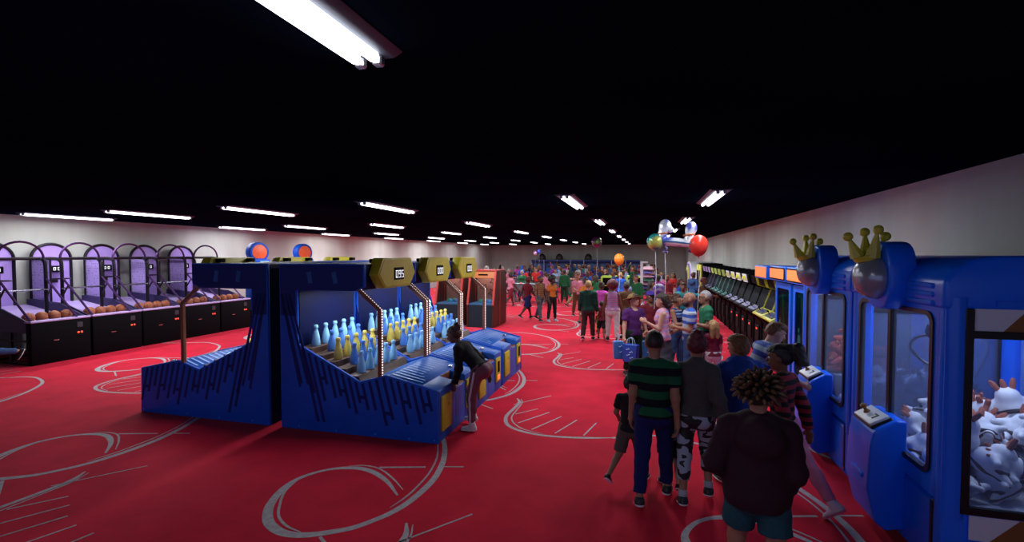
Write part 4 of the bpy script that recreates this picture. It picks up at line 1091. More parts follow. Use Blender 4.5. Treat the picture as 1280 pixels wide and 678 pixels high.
def make_plush():
    pr = [el((0, 0, .105), (.125, .115, .10)), el((.02, 0, .2), (.085, .082, .08)), rc((.09, .07, .06), (.14, .08, .04), .035, .03), rc((.09, -.07, .06), (.14, -.08, .04), .035, .03), rc((.0, .1, .14), (.03, .16, .11), .03, .024), rc((.0, -.1, .14), (.03, -.16, .11), .03, .024)]
    V, Q = nets(lambda P: field(pr, P, .03), *bounds(pr), .012)
    root = link('plush_toy', raw_mesh('plush_toy', [(V, Q)], [pw]))
    for y in (-.045, 0, .045):
        b = MB(); b.tube([(.02, y, .26), (.015, y * 1.4, .31), (.01, y * 1.7, .345)], [.02, .022, .012], 8); b.build('tuft', coral, root)
    b = MB(); b.tube([(.118 * math.cos(a) * 1.02, .112 * math.sin(a) * 1.02, .085 + .02 * math.cos(a * 2)) for a in np.linspace(-1.2, 1.2, 11)], [.006] + [.02] * 9 + [.006], 8); b.build('belly_band', bandm, root)
    return root
pl0 = make_plush(); firstp = True; rr = random.Random(4)
def put_plush(x, y, z, label, group):
    global firstp
    o = pl0 if firstp else copy_tree(pl0); firstp = False
    o.location = (x, y, z); o.rotation_euler = (rr.uniform(-.7, .7), rr.uniform(-.7, .7), rr.uniform(0, 6.28)); s_ = rr.uniform(.85, 1.05); o.scale = (s_, s_, s_)
    tag(o, label, 'plush toy', group)
for mi, (y0, lab) in enumerate(((4.26, 'white plush toy with coral tufts and dark bands heaped in the nearest claw machine'), (5.95, 'white plush toy with coral tufts heaped low in the second claw machine'))):
    for lay in range(4):
        nx, ny = (4, 6) if lay < 2 else (3, 5 - lay % 2)
        for i in range(nx):
            for j in range(ny):
                x = 2.15 + .24 + (i + .5 * (lay % 2)) * .27 + rr.uniform(-.03, .03); y = y0 + .19 + (j + .5 * (lay % 2)) * .25 + rr.uniform(-.03, .03)
                if mi == 1 and (lay > 2 or j < 1 or (lay == 2 and j > 2)): continue
                if mi == 1 and x < 3.12 and j > 2: continue
                if lay == 3 and (i < 2 or rr.random() < .55): continue
                if mi == 0 and lay >= 2 and j == 0: continue
                if lay == 2 and i == 0 and j > 2: continue
                if lay > 0 and x - 2.15 < .3 and j > 1: continue
                if x > 3.38 or y > y0 + 1.5: continue
                put_plush(x, y, .605 + .15 * lay, lab, 'plush heap of the %s claw machine' % ('nearest' if mi == 0 else 'second'))
# coral teddies on a grey shelf in the second machine
def make_teddy():
    pr = [el((0, 0, .12), (.1, .09, .12)), el((-.01, 0, .28), (.075, .078, .07)), rc((-.05, .06, .05), (-.14, .08, .03), .042, .036), rc((-.05, -.06, .05), (-.14, -.08, .03), .042, .036), rc((-.02, .08, .18), (-.08, .13, .12), .032, .028), rc((-.02, -.08, .18), (-.08, -.13, .12), .032, .028), el((-.07, 0, .265), (.03, .034, .028))] + [el((0, y, .345), (.02, .026, .026)) for y in (-.055, .055)]
    V, Q = nets(lambda P: field(pr, P, .02), *bounds(pr), .011); root = link('teddy_bear', raw_mesh('teddy_bear', [(V, Q)], [noisy('teddy_coral', (.55, .10, .07), (.48, .08, .06), 40, .85)]))
    b = MB(); b.ball((-.1, 0, .272), .009, 8); b.build('nose', bandm, root); return root
b = MB(); b.box(2.3, 2.95, 6.85, 7.5, .586, .96, .02, 2); tag(b.build('display_shelf', noisy('shelf_grey_blue', (.12, .17, .27), (.1, .15, .24), 3, .5)), 'grey-blue display block inside the second claw machine under the coral bears', 'shelf')
td = make_teddy()
for k, (x, y) in enumerate(((2.44, 7.0), (2.46, 7.3), (2.66, 7.1), (2.68, 7.38), (2.84, 7.0))):
    o = td if k == 0 else copy_tree(td); o.location = (x, y, .961); o.rotation_euler = (0, 0, k * .4 - .6); tag(o, 'coral teddy bear sitting on the block in the second claw machine', 'teddy bear', 'coral bears in the second claw machine')
o = copy_tree(td); o.location = (2.6, 7.3, 1.27); o.rotation_euler = (.3, .2, .3); tag(o, 'coral teddy bear lying on top of the other bears in the claw machine', 'teddy bear', 'coral bears in the second claw machine')
# ------------------------------------------------------------------ glass-door games with lit orange signs, then the row of upright cabinets
signo = mat('orange_sign_face', (.9, .22, .05), .5, emit=(1, .15, .03), estr=.95)
tealg = glass('teal_glass', (.45, .68, .72), .75, .05)
tealin = noisy('teal_interior', (.03, .10, .14), (.02, .07, .11), 2, .6)
acid = noisy('acid_yellow', (.62, .60, .03), (.56, .54, .02), 5, .45)
scrn = mat('dark_screen', (.005, .006, .01), .6, spec=.03)
def make_glass_game():
    r = empty('glass_front_game'); W_ = 1.13
    b = MB(); b.box(.0, 1.0, .02, W_ - .02, 0, 1.93, .025, 2); b.build('cabinet', blackm, r)
    b = MB(); frame_prism(b, rrect(.03, W_ - .03, .12, 1.91, .03), rrect(.15, W_ - .15, .34, 1.80, .05), 'x', -.035, .02); b.build('door_frame', cblue, r, 40)
    b = MB(); b.box(-.004, .002, .14, W_ - .14, .33, 1.81); b.build('back_panel', tealin, r, 0)
    b = MB(); b.prism([(.62, 1.70), (.74, 1.70), (.55, .7), (.43, .7)], 'x', -.012, -.003); b.build('yellow_arm', acid, r, 0)
    b = MB(); b.ball((-.01, .78, .95), (.012, .11, .16), 10); b.ball((-.01, .8, 1.13), (.012, .06, .06), 10); b.build('prize_print', mat('teal_print', (.1, .35, .38), .5), r)
    b = MB(); b.box(-.025, -.018, .14, W_ - .14, .33, 1.81); b.build('door_pane', tealg, r, 0)
    b = MB(); b.box(-.14, .6, .0, W_, 1.95, 2.235, .015, 2); s = b.build('sign_box', cblue, r)
    b = MB(); b.box(-.15, -.138, .03, W_ - .03, 1.975, 2.21, .004, 1); b.build('sign_bezel', blackm, s)
    b = MB(); b.box(-.157, -.149, .07, W_ - .07, 2.0, 2.185, .004, 1); b.build('sign_face', signo, s)
    return r
gg = make_glass_game()
for k, (y, l) in enumerate(((8.66, 'tall blue glass-door game with lit orange sign, right beside the claw machines'), (9.88, 'tall blue glass-door game with lit orange sign, next to the yellow cabinets'))):
    r = gg if k == 0 else copy_tree(gg); r.location = (2.62, y, 0); tag(r, l, 'arcade machine', 'blue games with orange signs')
r = empty('sign_box', (2.48, 11.28, 1.93), 0, 'lit orange sign in a blue box on top of a yellow and black cabinet', 'sign')
b = MB(); b.box(0, .6, .0, 1.1, .0, .29, .015, 2); b.build('box', cblue, r)
b = MB(); b.box(-.012, .002, .05, 1.05, .035, .255, .004, 1); b.build('face', signo, r)
def make_upright(style):
    r = empty('arcade_cabinet'); W_ = .86
    trim, mq, ctl, top = dict(
        white=(mat('grey_side_print', (.20, .18, .24), .4), 'white', mat('pale_control', (.27, .26, .38), .45, spec=.15), blackm),
        dark=(blackm, None, mat('pale_control', (.27, .26, .38), .45, spec=.15), blackm),
        lime=(mat('teal_side_print', (.03, .16, .14), .4), 'lime', mat('teal_control', (.03, .20, .14), .4), blackm),
        purple=(mat('purple_side_print', (.03, .015, .09), .4), 'purple', mat('purple_control', (.04, .02, .1), .4), blackm),
        yellow=(acid, None, acid, blackm))[style]
    side = [(.12, 0), (.12, .86), (-.04, 1.0), (-.06, 1.08), (.16, 1.2), (.30, 1.62), (.02, 1.72), (-.02, 1.95), (.1, 1.98), (.92, 1.98), (.92, 0)]
    for y0 in (.0, W_ - .04):
        b = MB(); b.prism(side, 'y', y0, y0 + .04, .006, 1); p = b.build('side_panel', blackm, r)
        if style in ('white', 'lime', 'purple', 'yellow'):
            b = MB()
            if style == 'yellow': b.prism([(-.075, 1.07), (-.055, 1.09), (.165, 1.215), (.305, 1.63), (.02, 1.735), (-.02, 1.95), (.06, 1.95), (.08, 1.78), (.38, 1.66), (.22, 1.16), (-.02, 1.03)], 'y', y0 - .006, y0 + .046)
            elif style == 'white': b.prism([(.30, 1.24), (.58, 1.24), (.40, 1.56)], 'y', y0 - .003, y0 + .043)
            else: b.prism([(.14, 1.17), (.40, 1.17), (.42, 1.64), (.29, 1.64)], 'y', y0 - .003, y0 + .043)
            b.build('side_print', trim, p, 0)
    b = MB(); b.prism([(.15, .0), (.15, .86), (-.0, 1.0), (-.02, 1.06), (.18, 1.17), (.35, 1.66), (.07, 1.74), (.03, 1.93), (.9, 1.94), (.9, 0)], 'y', .035, W_ - .035, .004, 1); b.build('cabinet', blackm, r)
    b = MB(); b.prism([(-.07, 1.05), (-.07, 1.085), (.165, 1.205), (.175, 1.17), (-.05, 1.04)], 'y', .01, W_ - .01, .006, 1); c = b.build('control_panel', ctl if style == 'yellow' else blackm, r)
    T = Matrix.Translation((.05, .43, 1.155)) @ Matrix.Rotation(-.47, 4, 'Y')
    b = MB(); b.box(-.085, .085, -.31, .31, -.012, .006, .004, 1, M=T); b.build('control_inlay', mat('grey_inlay', (.07, .075, .1), .4) if style == 'yellow' else ctl, c)
    b = MB(); b.tube([tuple(T @ Vector((0, .16, 0))), tuple(T @ Vector((0, .16, .07)))], .009, 6); b.ball(tuple(T @ Vector((0, .16, .085))), .022, 8); b.build('joystick', blackm, c)
    for y in (-.14, -.06, .02):
        b = MB(); b.lathe([(.022, .0), (.022, .014), (.001, .016)], 10, T @ Matrix.Translation((.0, y, .004))); b.build('button', mat('blue_button', (.05, .15, .5), .3) if y < 0 else mat('violet_button', (.2, .05, .3), .4), c)
    b = MB(); b._new([(.175, .07, 1.2), (.175, W_ - .07, 1.2), (.335, W_ - .07, 1.65), (.335, .07, 1.65)], ((0, 1, 2, 3),)); b.build('screen', scrn, r, 0)
    b = MB(); b.box(.118, .14, .22, W_ - .22, .28, .72, .01, 1); d = b.build('coin_door', mat('coin_door_dark', (.008, .007, .009), .6, spec=.05), r)
    if style in ('white', 'dark'):
        b = MB(); b.box(.108, .12, .38, .48, .61, .65, .004, 1); b.build('coin_lamp', redlit, d)
    if mq:
        b = MB(); b.prism([(-.035, 1.945), (.01, 1.735), (.02, 1.735), (-.02, 1.95)], 'y', .16, W_ - .16)
        cols = dict(white=((.6, .61, .64), (.6, .62, .66), .25), lime=((.30, .42, .08), (.25, .4, .06), .12), purple=((.30, .2, .42), (.3, .2, .45), .2))[mq]
        m_ = b.build('marquee', mat('marquee_' + mq, cols[0], .4, emit=cols[1], estr=cols[2]), r, 0)
        if mq == 'white':
            b = MB(); b.prism([(.43 + .26 * math.cos(a) if k < 9 else .43 + .15 * math.cos(a), 1.78 + (.13 if k < 9 else .06) * math.sin(a)) for k, a in enumerate([PI * q / 8 for q in range(9)] + [PI * (8 - q) / 8 for q in range(9)])], 'x', -.042, -.03); b.build('marquee_arc', acid, m_, 0)
    return r
PROT = {}
UP = [(11.46, 'yellow'), (12.33, 'yellow'), (13.2, 'dark'), (14.08, 'white'), (14.97, 'white'), (15.88, 'white'), (16.82, 'white'), (17.76, 'lime'), (18.7, 'lime'), (19.6, 'lime'), (20.5, 'lime'), (21.5, 'purple'), (22.4, 'purple'), (23.3, 'purple')]
UL = ['yellow and black upright arcade cabinet half hidden behind the blue glass-door game', 'yellow and black upright arcade cabinet with grey control inlay, beside the black one', 'black upright arcade cabinet with unlit top, between the yellow and white-sign cabinets',
      'black upright cabinet with white lit marquee, nearest of its kind', 'black upright cabinet with white lit marquee, second nearest of its kind', 'black upright cabinet with white lit marquee, third nearest of its kind', 'black upright cabinet with white lit marquee, farthest of its kind',
      'teal-sided upright cabinet with dim lime marquee, nearest of its kind', 'teal-sided upright cabinet with dim lime marquee, second nearest of its kind', 'teal-sided upright cabinet with dim lime marquee, third nearest of its kind', 'teal-sided upright cabinet with dim lime marquee, farthest of its kind',
      'dark purple upright cabinet with pale violet marquee, nearest of its kind', 'dark purple upright cabinet with pale violet marquee, middle of three', 'dark purple upright cabinet with pale violet marquee, beside the tall yellow booth']
for (y, st), l in zip(UP, UL):
    if st not in PROT: r = PROT[st] = make_upright(st)
    else: r = copy_tree(PROT[st])
    r.location = (2.58, y - .43, 0); tag(r, l, 'arcade machine', 'upright arcade cabinets along the right wall')
# tall yellow booth and the white arch booth with purple and green bands
r = empty('yellow_booth', (2.5, 24.3, 0), 0, 'tall yellow and black game booth with a person in blue before it', 'arcade machine')
b = MB(); b.box(.12, 1.0, 0, 2.4, 0, 2.05, .03, 2); b.build('cabinet', blackm, r)
b = MB(); b.box(.06, .14, .25, 2.15, .5, 1.98, .03, 2); p = b.build('front_board', acid, r)
b = MB(); b.box(.04, .065, .5, 1.9, 1.0, 1.7, .02, 2); b.build('screen', scrn, p)
b = MB(); b.prism([(.1, .7), (-.12, .86), (-.12, .92), (.1, .98)], 'y', .3, 2.1, .01, 1); b.build('control_shelf', blackm, r)
r = empty('arch_booth', (2.3, 27.6, 0), 0, 'white arched game booth with purple and lime bands, beside the tall yellow booth', 'arcade machine')
def archp(w, h, x0, x1, nm, m, par):
    c = 1.6; q = [(c - w, 0)] + [(c - w * math.cos(PI * k / 16), h - w * .45 + w * .45 * math.sin(PI * k / 16)) for k in range(17)] + [(c + w, 0)]
    b = MB(); b.prism(q, 'x', x0, x1, .01, 1); return b.build(nm, m, par)
a = archp(1.6, 2.1, .1, 1.2, 'shell', mat('booth_white', (.7, .68, .72), .4), r)
for w, h, x, nm, c in ((1.3, 1.98, .06, 'purple_band', (.25, .1, .5)), (1.0, 1.86, .03, 'lime_band', (.4, .6, .1)), (.75, 1.74, 0, 'inner_board', (.55, .55, .05)), (.5, 1.6, -.03, 'dark_opening', (.02, .02, .03))):
    archp(w, h, x, x + .06, nm, mat('booth_' + nm, c, .45), r)
# ------------------------------------------------------------------ cabinets, tables and booths farther down the hall
woodr = noisy('red_brown_wood', (.085, .022, .016), (.06, .014, .011), 5, .45, stretch=(1, 1, .25), spec=.2)
redtrim = mat('red_trim', (.45, .035, .03), .4)
orangehd = mat('orange_header', (.42, .13, .03), .45)
tealdk = mat('dark_teal_base', (.012, .03, .045), .5, spec=.2)
trayb = mat('coin_bed_blue', (.05, .14, .28), .4, emit=(.05, .15, .3), estr=.3)
starp = mat('star_backdrop', (.42, .20, .15), .6)
clearg = glass('clear_pane', (.85, .88, .95), .85, .05, .08)
def make_pusher():
    r = empty('coin_pusher_cabinet'); Wd = .95
    side = [(.0, 0), (.0, .78), (.34, 1.9), (1.45, 1.92), (1.62, 1.2), (1.55, 0)]
    for x0, x1 in ((0, .05), (Wd - .05, Wd)):
        b = MB(); b.prism(side, 'x', x0, x1, .012, 1); b.build('side_panel', woodr, r)
        b = MB(); b.prism([(-.012, .76), (.325, 1.91), (.40, 1.91), (.06, .76)], 'x', x0 - .006, x1 + .006, .004, 1); b.build('edge_trim', redtrim, r)
        b = MB(); b.prism([(.72, .02), (.76, .02), (.82, 1.9), (.78, 1.9)], 'x', x0 - .004, x1 + .004); b.build('side_seam', redtrim, r)
    b = MB(); b.box(.05, Wd - .05, .02, 1.5, 0, .76, .01, 1); b.build('base', tealdk, r)
    b = MB(); b.box(.05, Wd - .05, .05, .95, .76, .80, .006, 1); b.build('coin_bed', trayb, r)
    b = MB(); b.box(.05, Wd - .05, .95, 1.5, .76, 1.88); k = b.build('backdrop', starp, r, 0)
    b = MB()
    for cx, cz, q in ((.3, 1.3, .15), (.62, 1.12, .17), (.66, 1.52, .14)):
        b.tube([(cx + q * (1 if i % 2 else .45) * math.cos(PI * i / 5 + .3), .947, cz + q * (1 if i % 2 else .45) * math.sin(PI * i / 5 + .3)) for i in range(10)], .012, 5, closed=True)
    b.build('star_pattern', woodr, k)
    b = MB(); b.prism([(.27, 1.66), (.345, 1.9), (.6, 1.9), (.6, 1.66)], 'x', .05, Wd - .05, .008, 1); h = b.build('header', orangehd, r)
    b = MB(); b.box(.32, .66, .285, .30, 1.755, 1.80, .004, 1, M=Matrix.Translation((0, .0, 0))); b.build('header_slot', blackm, h)
    b = MB(); b._new([(.05, .01, .79), (Wd - .05, .01, .79), (Wd - .05, .275, 1.665), (.05, .275, 1.665)], ((0, 1, 2, 3),)); b.build('front_pane', clearg, r, 0)
    b = MB(); b.box(.0, Wd, .32, 1.46, 1.895, 1.94, .01, 1); b.build('roof', redtrim, r)
    b = MB(); b.box(.2, .75, .62, .68, 1.84, 1.87, .004, 1); b.build('added_lamp', lampw, r)  # lamp strip and area light added to brighten the star backdrop
    l = bpy.data.lights.new('added_glow', 'AREA'); l.shape = 'RECTANGLE'; l.size = .7; l.size_y = .15; l.energy = 7; l.color = (1, .9, .85)
    lo = bpy.data.objects.new('added_glow', l); COL.objects.link(lo); lo.parent = r; lo.location = (.475, .62, 1.83)
    return r
cp = make_pusher()
cpl = ['red-brown coin pusher cabinet with orange header and star backdrop, right one of the pair', 'red-brown coin pusher cabinet partly behind the yellow scoreboards, left one of the pair']
prz = [mat('prize_green', (.05, .45, .2), .5), mat('prize_violet', (.3, .15, .6), .5), mat('prize_cyan', (.1, .4, .6), .5)]
for k, x in enumerate((-5.82, -7.0)):
    r = cp if k == 0 else copy_tree(cp); r.location = (x, 15.45, 0); tag(r, cpl[k], 'arcade machine', 'coin pusher cabinets')
    for i, (px, py, kind) in enumerate(((.35, .5, 0), (.5, .62, 0), (.62, .5, 1), (.75, .6, 1), (.45, .4, 2), (.7, .42, 2))):
        b = MB(); b.box(-.06, .06, -.05, .05, 0, .1, .015, 2); b.box(-.07, .07, -.012, .012, .0, .105, .004, 1); b.tube([(-.03, 0, .1), (-.02, 0, .13), (.02, 0, .13), (.03, 0, .1)], .008, 5)
        o = b.build('prize_box', prz[kind], None, loc=(x + px, 15.45 + py, .801)); o.rotation_euler = (0, 0, i * .6)
        tag(o, 'small %s prize box on the coin bed of the %s coin pusher' % (['green', 'violet', 'cyan'][kind], ['right', 'left'][k]), 'prize', 'prizes in the coin pushers')
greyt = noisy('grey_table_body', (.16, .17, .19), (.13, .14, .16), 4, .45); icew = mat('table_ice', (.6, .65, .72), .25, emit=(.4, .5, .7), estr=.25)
def make_airhockey():
    r = empty('air_hockey_table')
    b = MB(); b.prism([(-1.15, .62), (-1.25, .92), (1.25, .92), (1.15, .62)], 'x', -.62, .62, .03, 2); b.build('body', greyt, r)
    b = MB(); b.box(-.56, .56, -1.17, 1.17, .918, .925); b.build('playing_surface', icew, r, 0)
    b = MB(); frame_prism(b, [(-.63, -1.26), (.63, -1.26), (.63, 1.26), (-.63, 1.26)], [(-.55, -1.16), (.55, -1.16), (.55, 1.16), (-.55, 1.16)], 'x', 0, .05)
    b.bm.free()
    b = MB()
    for x0, x1, y0, y1 in ((-.63, -.55, -1.26, 1.26), (.55, .63, -1.26, 1.26), (-.63, .63, -1.26, -1.17), (-.63, .63, 1.17, 1.26)): b.box(x0, x1, y0, y1, .91, .975, .012, 1)
    b.build('rail', mat('table_rail', (.05, .055, .065), .4), r)
    for x in (-.42, .42):
        for y in (-.85, .85):
            b = MB(); s_ = 1 if y > 0 else -1; b.prism([(y - .1, .64), (y + .1, .64), (y + .06 - s_ * .22, 0), (y - .06 - s_ * .22, 0)], 'x', x - .07, x + .07, .01, 1); b.build('leg', greyt, r)
    for x in (-.2, .25):
        b = MB(); b.lathe([(.05, .926), (.055, .94), (.03, .95), (.022, .985), (.001, .99)], 12, Matrix.Translation((x, x * 3, 0))); b.build('mallet', redlit, r)
    return r
ah = make_airhockey()
for k, (x, y, a, l) in enumerate(((-5.75, 24.7, 1.25, 'grey air hockey table nearest the walkway, beside the person in maroon'), (-7.7, 30.5, 1.3, 'grey air hockey table behind the nearest one, left end near the coin pushers'), (-5.2, 31.5, 1.2, 'grey air hockey table farther back in the middle of the crowd'))):
    r = ah if k == 0 else copy_tree(ah); r.location = (x, y, 0); r.rotation_euler = (0, 0, a); tag(r, l, 'game table', 'air hockey tables')
# metal crowd barrier by the far left corner
r = empty('barrier', (-9.2, 31.5, 0), .1, 'grey metal crowd barrier behind the coin pushers', 'barrier')
b = MB(); b.tube([(-.9, 0, .12), (-.9, 0, 1.05), (-.82, 0, 1.12), (.82, 0, 1.12), (.9, 0, 1.05), (.9, 0, .12)], .022, 8); b.tube([(-.9, 0, .25), (.9, 0, .25)], .018, 6); b.build('frame', chrome, r)
for k in range(9):
    b = MB(); b.tube([(-.8 + k * .2, 0, .25), (-.8 + k * .2, 0, 1.12)], .011, 6); b.build('bar', chrome, r)
for x in (-.9, .9):
    b = MB(); b.box(x - .03, x + .03, -.25, .25, 0, .05, .01, 1); b.tube([(x, 0, .03), (x, 0, .15)], .022, 6); b.build('foot', chrome, r)
# row of blue booths on the back wall
boothw = mat('booth_post_pale', (.35, .40, .55), .5); bluew = noisy('booth_blue', (.006, .035, .22), (.005, .03, .18), 1.5, .5)
def make_booth():
    r = empty('blue_game_booth'); Wd = 1.27
    b = MB(); b.box(0, Wd, 0, 1.0, 0, .9, .02, 1); b.build('counter', bluew, r)
    b = MB(); b.box(0, Wd, .55, 1.0, .9, 1.85, .02, 1); b.build('back_panel', bluew, r)
    b = MB(); b.box(0, Wd, .0, 1.0, 1.8, 1.99, .03, 2); b.build('canopy', bluew, r)
    b = MB(); b.box(.2, Wd - .2, .53, .56, 1.1, 1.6, .01, 1); b.build('screen', mat('booth_screen', (.012, .05, .2), .4, emit=(.03, .2, .5), estr=.05), r)
    b = MB(); b.box(-.03, .03, -.02, .05, 0, 1.98, .01, 1); b.build('post', boothw, r)
    return r
bt = make_booth()
for k in range(8):
    r = bt if k == 0 else copy_tree(bt); r.location = (-10.75 + 1.29 * k, 46.4, 0); tag(r, 'blue game booth with pale post on the back wall, %s from the left' % ORD[k], 'game booth', 'blue booths along the back wall')
for k, (x, l) in enumerate(((-9.7, 'left'), (-8.0, 'middle'), (-5.2, 'right'))):
    b = MB(); b.lathe([(.3, 0), (.36, .12), (.33, .34), (.2, .52), (.08, .58), (.002, .59)], 16); b.lathe([(.39, .0), (.39, .05), (.3, .06)], 16)
    tag(b.build('dome_top', mat('dark_dome', (.02, .018, .02), .5), None, loc=(x, 46.7, 1.99)), 'dark dome standing on the blue booths, %s one of three' % l, 'dome', 'dark domes on the blue booths')
# lime-framed games in the middle
limef = mat('lime_frame', (.35, .50, .06), .4, emit=(.3, .5, .05), estr=.25)
def make_lime():
    r = empty('lime_frame_game')
    b = MB(); frame_prism(b, rrect(-.42, .42, .05, 1.38, .08), rrect(-.33, .33, .15, 1.28, .05), 'y', 0, .5); b.build('frame', limef, r, 40)
    b = MB(); b.box(-.34, .34, .12, .45, .14, 1.29); b.build('screen', scrn, r, 0)
    b = MB(); b.box(-.5, .5, -.75, .02, 0, .09, .02, 1); b.build('platform', mat('violet_platform', (.22, .05, .3), .5), r)
    b = MB(); b.tube([(-.4, -.1, .05), (-.4, -.35, .1), (-.4, -.35, .9), (.4, -.35, .9), (.4, -.35, .1), (.4, -.1, .05)], .025, 8); b.build('hand_rail', acid, r)
    return r
lf = make_lime()
for k, (x, y, l) in enumerate(((-1.75, 25.2, 'lime-framed game with dark screen, left one behind the woman with maroon hair'), (-.5, 25.6, 'lime-framed game with dark screen, right one beside the white post'))):
    r = lf if k == 0 else copy_tree(lf); r.location = (x, y, 0); tag(r, l, 'arcade machine', 'lime-framed games')
# white post with a banded hat stand behind it
r = empty('hook_post', (-.14, 24.6, 0), 0, 'white square post with short hook arm beside the hat stand', 'post')
b = MB(); b.box(-.065, .065, -.065, .065, .04, 2.13, .015, 2); b.build('pole', mat('post_white', (.7, .73, .8), .4), r)
b = MB(); b.box(-.05, .28, -.05, .05, 2.05, 2.13, .012, 1); b.build('arm', MATS['post_white'], r)
b = MB(); b.lathe([(.26, 0), (.26, .03), (.1, .05), (.1, .08)], 16); b.build('foot', MATS['post_white'], r)
r = empty('hat_stand', (.15, 26.9, 0), 0, 'round display stand stacked with pink, teal and blue bands of hats', 'display stand')
b = MB(); b.lathe([(.35, 0), (.35, .06), (.06, .1), (.06, 1.9), (.002, 1.92)], 18); b.build('pole', greyt, r)
for k, c in enumerate(((.35, .12, .25), (.03, .12, .13), (.06, .07, .3), (.4, .2, .3), (.04, .15, .1), (.45, .2, .33), (.1, .08, .3), (.45, .25, .32))):
    b = MB(); b.lathe([(.12, .0), (.36, .02), (.38, .05), (.26, .08), (.24, .16), (.12, .19), (.06, .19)], 18, Matrix.Translation((0, 0, .25 + .2 * k))); b.build('hat_tier', mat('hat_tier_%d' % k, c, .7), r)
# ------------------------------------------------------------------ the people
C = dict(black=(.01, .01, .013), navy=(.012, .02, .12), maroon=(.16, .012, .025), purple=(.13, .02, .2), magenta=(.42, .05, .32), green=(.015, .13, .05), forest=(.006, .045, .03), teal=(.01, .16, .2), blue=(.02, .1, .5), denim=(.035, .085, .22),
         grey=(.12, .12, .13), white=(.6, .6, .63), orange=(.5, .14, .02), mustard=(.45, .28, .03), red=(.5, .02, .02), brown=(.12, .06, .03), khaki=(.3, .2, .1), pink=(.6, .2, .3), paleblue=(.3, .45, .65), charcoal=(.03, .03, .035))
CL = lambda n: cloth('cloth_' + n, C[n])
hoodm = cloth('cloth_aubergine', (.03, .008, .016)); trackp = noisy('track_pink', (.50, .15, .25), (.45, .13, .22), 30, .7); trackd = noisy('track_mauve', (.17, .045, .075), (.15, .04, .065), 30, .7)
st_green = striped('stripe_green_black', [(.008, .085, .035), (.003, .004, .008)], .155, off=.25)
st_pinkblue = striped('stripe_pink_blue', [(.62, .25, .36), (.42, .3, .62), (.66, .32, .42)], .09)
st_navy = striped('stripe_navy_pale', [(.02, .04, .16), (.3, .4, .55)], .06, widths=[.8, .2])
st_blue = striped('stripe_blue_white', [(.04, .11, .48), (.46, .53, .65)], .12)
st_boy = striped('stripe_boy', [(.025, .06, .30), (.22, .30, .42)], .125, axis=(0, .42, .9))
st_red = striped('stripe_red_black', [(.20, .012, .025), (.008, .004, .008)], .085)
st_brown = striped('stripe_brown', [(.22, .11, .05), (.12, .055, .03)], .07)
def zebra():
    m = mat('zebra_leggings', (.3, .36, .45), .7)
    nt, N, L, b_ = nodes(m)
    tc = N.new('ShaderNodeTexCoord'); mp = N.new('ShaderNodeMapping'); mp.inputs['Scale'].default_value = (1, 1, 1.9); nz = N.new('ShaderNodeTexNoise'); nz.inputs['Scale'].default_value = 7.5; nz.inputs['Detail'].default_value = .6; nz.inputs['Distortion'].default_value = .8
    rp = N.new('ShaderNodeValToRGB'); rp.color_ramp.interpolation = 'CONSTANT'; rp.color_ramp.elements[0].color = (.008, .008, .01, 1); rp.color_ramp.elements[1].position = .47; rp.color_ramp.elements[1].color = (.30, .37, .47, 1)
    L.new(tc.outputs['Object'], mp.inputs[0]); L.new(mp.outputs[0], nz.inputs['Vector']); L.new(nz.outputs['Fac'], rp.inputs[0]); L.new(rp.outputs[0], b_.inputs['Base Color'])
    return m
zeb = zebra()
whites = mat('white_stripe_tape', (.55, .52, .56), .6)
def side_stripe(f, root, q, m=None, w=.016):
    "the tape down the outside of a trouser leg"
    L = f.legs[q]; x = 1 if q == 'r' else -1; pts = []
    lr = .55 + .45 * f.fat
    for t in np.linspace(.06, 1, 8): pts.append(L['hip'] + (L['knee'] - L['hip']) * t + L['R1'] @ np.array([x, 0, 0]) * ((.094 + (.062 - .094) * t) * lr + .014))
    for t in np.linspace(.12, .9, 8): pts.append(L['knee'] + (L['ank'] - L['knee']) * t + L['R2'] @ np.array([x, 0, 0]) * (.059 + (.046 - .059) * t + .013))
    b = MB(); b.tube([tuple(p * f.k) for p in pts], w * f.k, 6); b.build('side_tape', m or whites, root)
def dress(label, loc, face, skin, top, bot, hair, hairc, H=1.75, fem=False, fat=1.0, child=False, pose=None, h=.014, shoe=None, topkw=None, botkw=None, shoekw=None, face_on=True, bottom='trousers', seed=1, group=None, beard=None, hat=None, tapes=None):
    r, f = person(loc, face, label, H, fem, fat, pose, child, group)
    f.body('body', r, SKIN[skin], h)
    f.top(r, top, h=h, **(topkw or {}))
    if bottom == 'skirt': f.skirt(r, bot, h=h)
    else: f.bottoms(r, bot, h=h, name='shorts' if (botkw or {}).get('length', 1) < .6 else 'trousers', **(botkw or {}))
    f.shoes(r, shoe or CL('black'), h=max(.009, h * .7), **(shoekw or {}))
    if hair: f.hair(r, hair, HAIRM[hairc], h=max(.009, h * .75), seed=seed)
    if beard: f.beard(r, HAIRM[beard])
    if hat: f.cap(r, hat[1], hat[0])
    if face_on: f.eyes(r, HAIRM[hairc if hairc in HAIRM else 'dark'])
    if tapes: side_stripe(f, r, 'l', tapes); side_stripe(f, r, 'r', tapes)
    return r, f
white_shoe = mat('shoe_white', (.6, .56, .6), .6); blk_shoe = mat('shoe_black', (.012, .012, .015), .5)
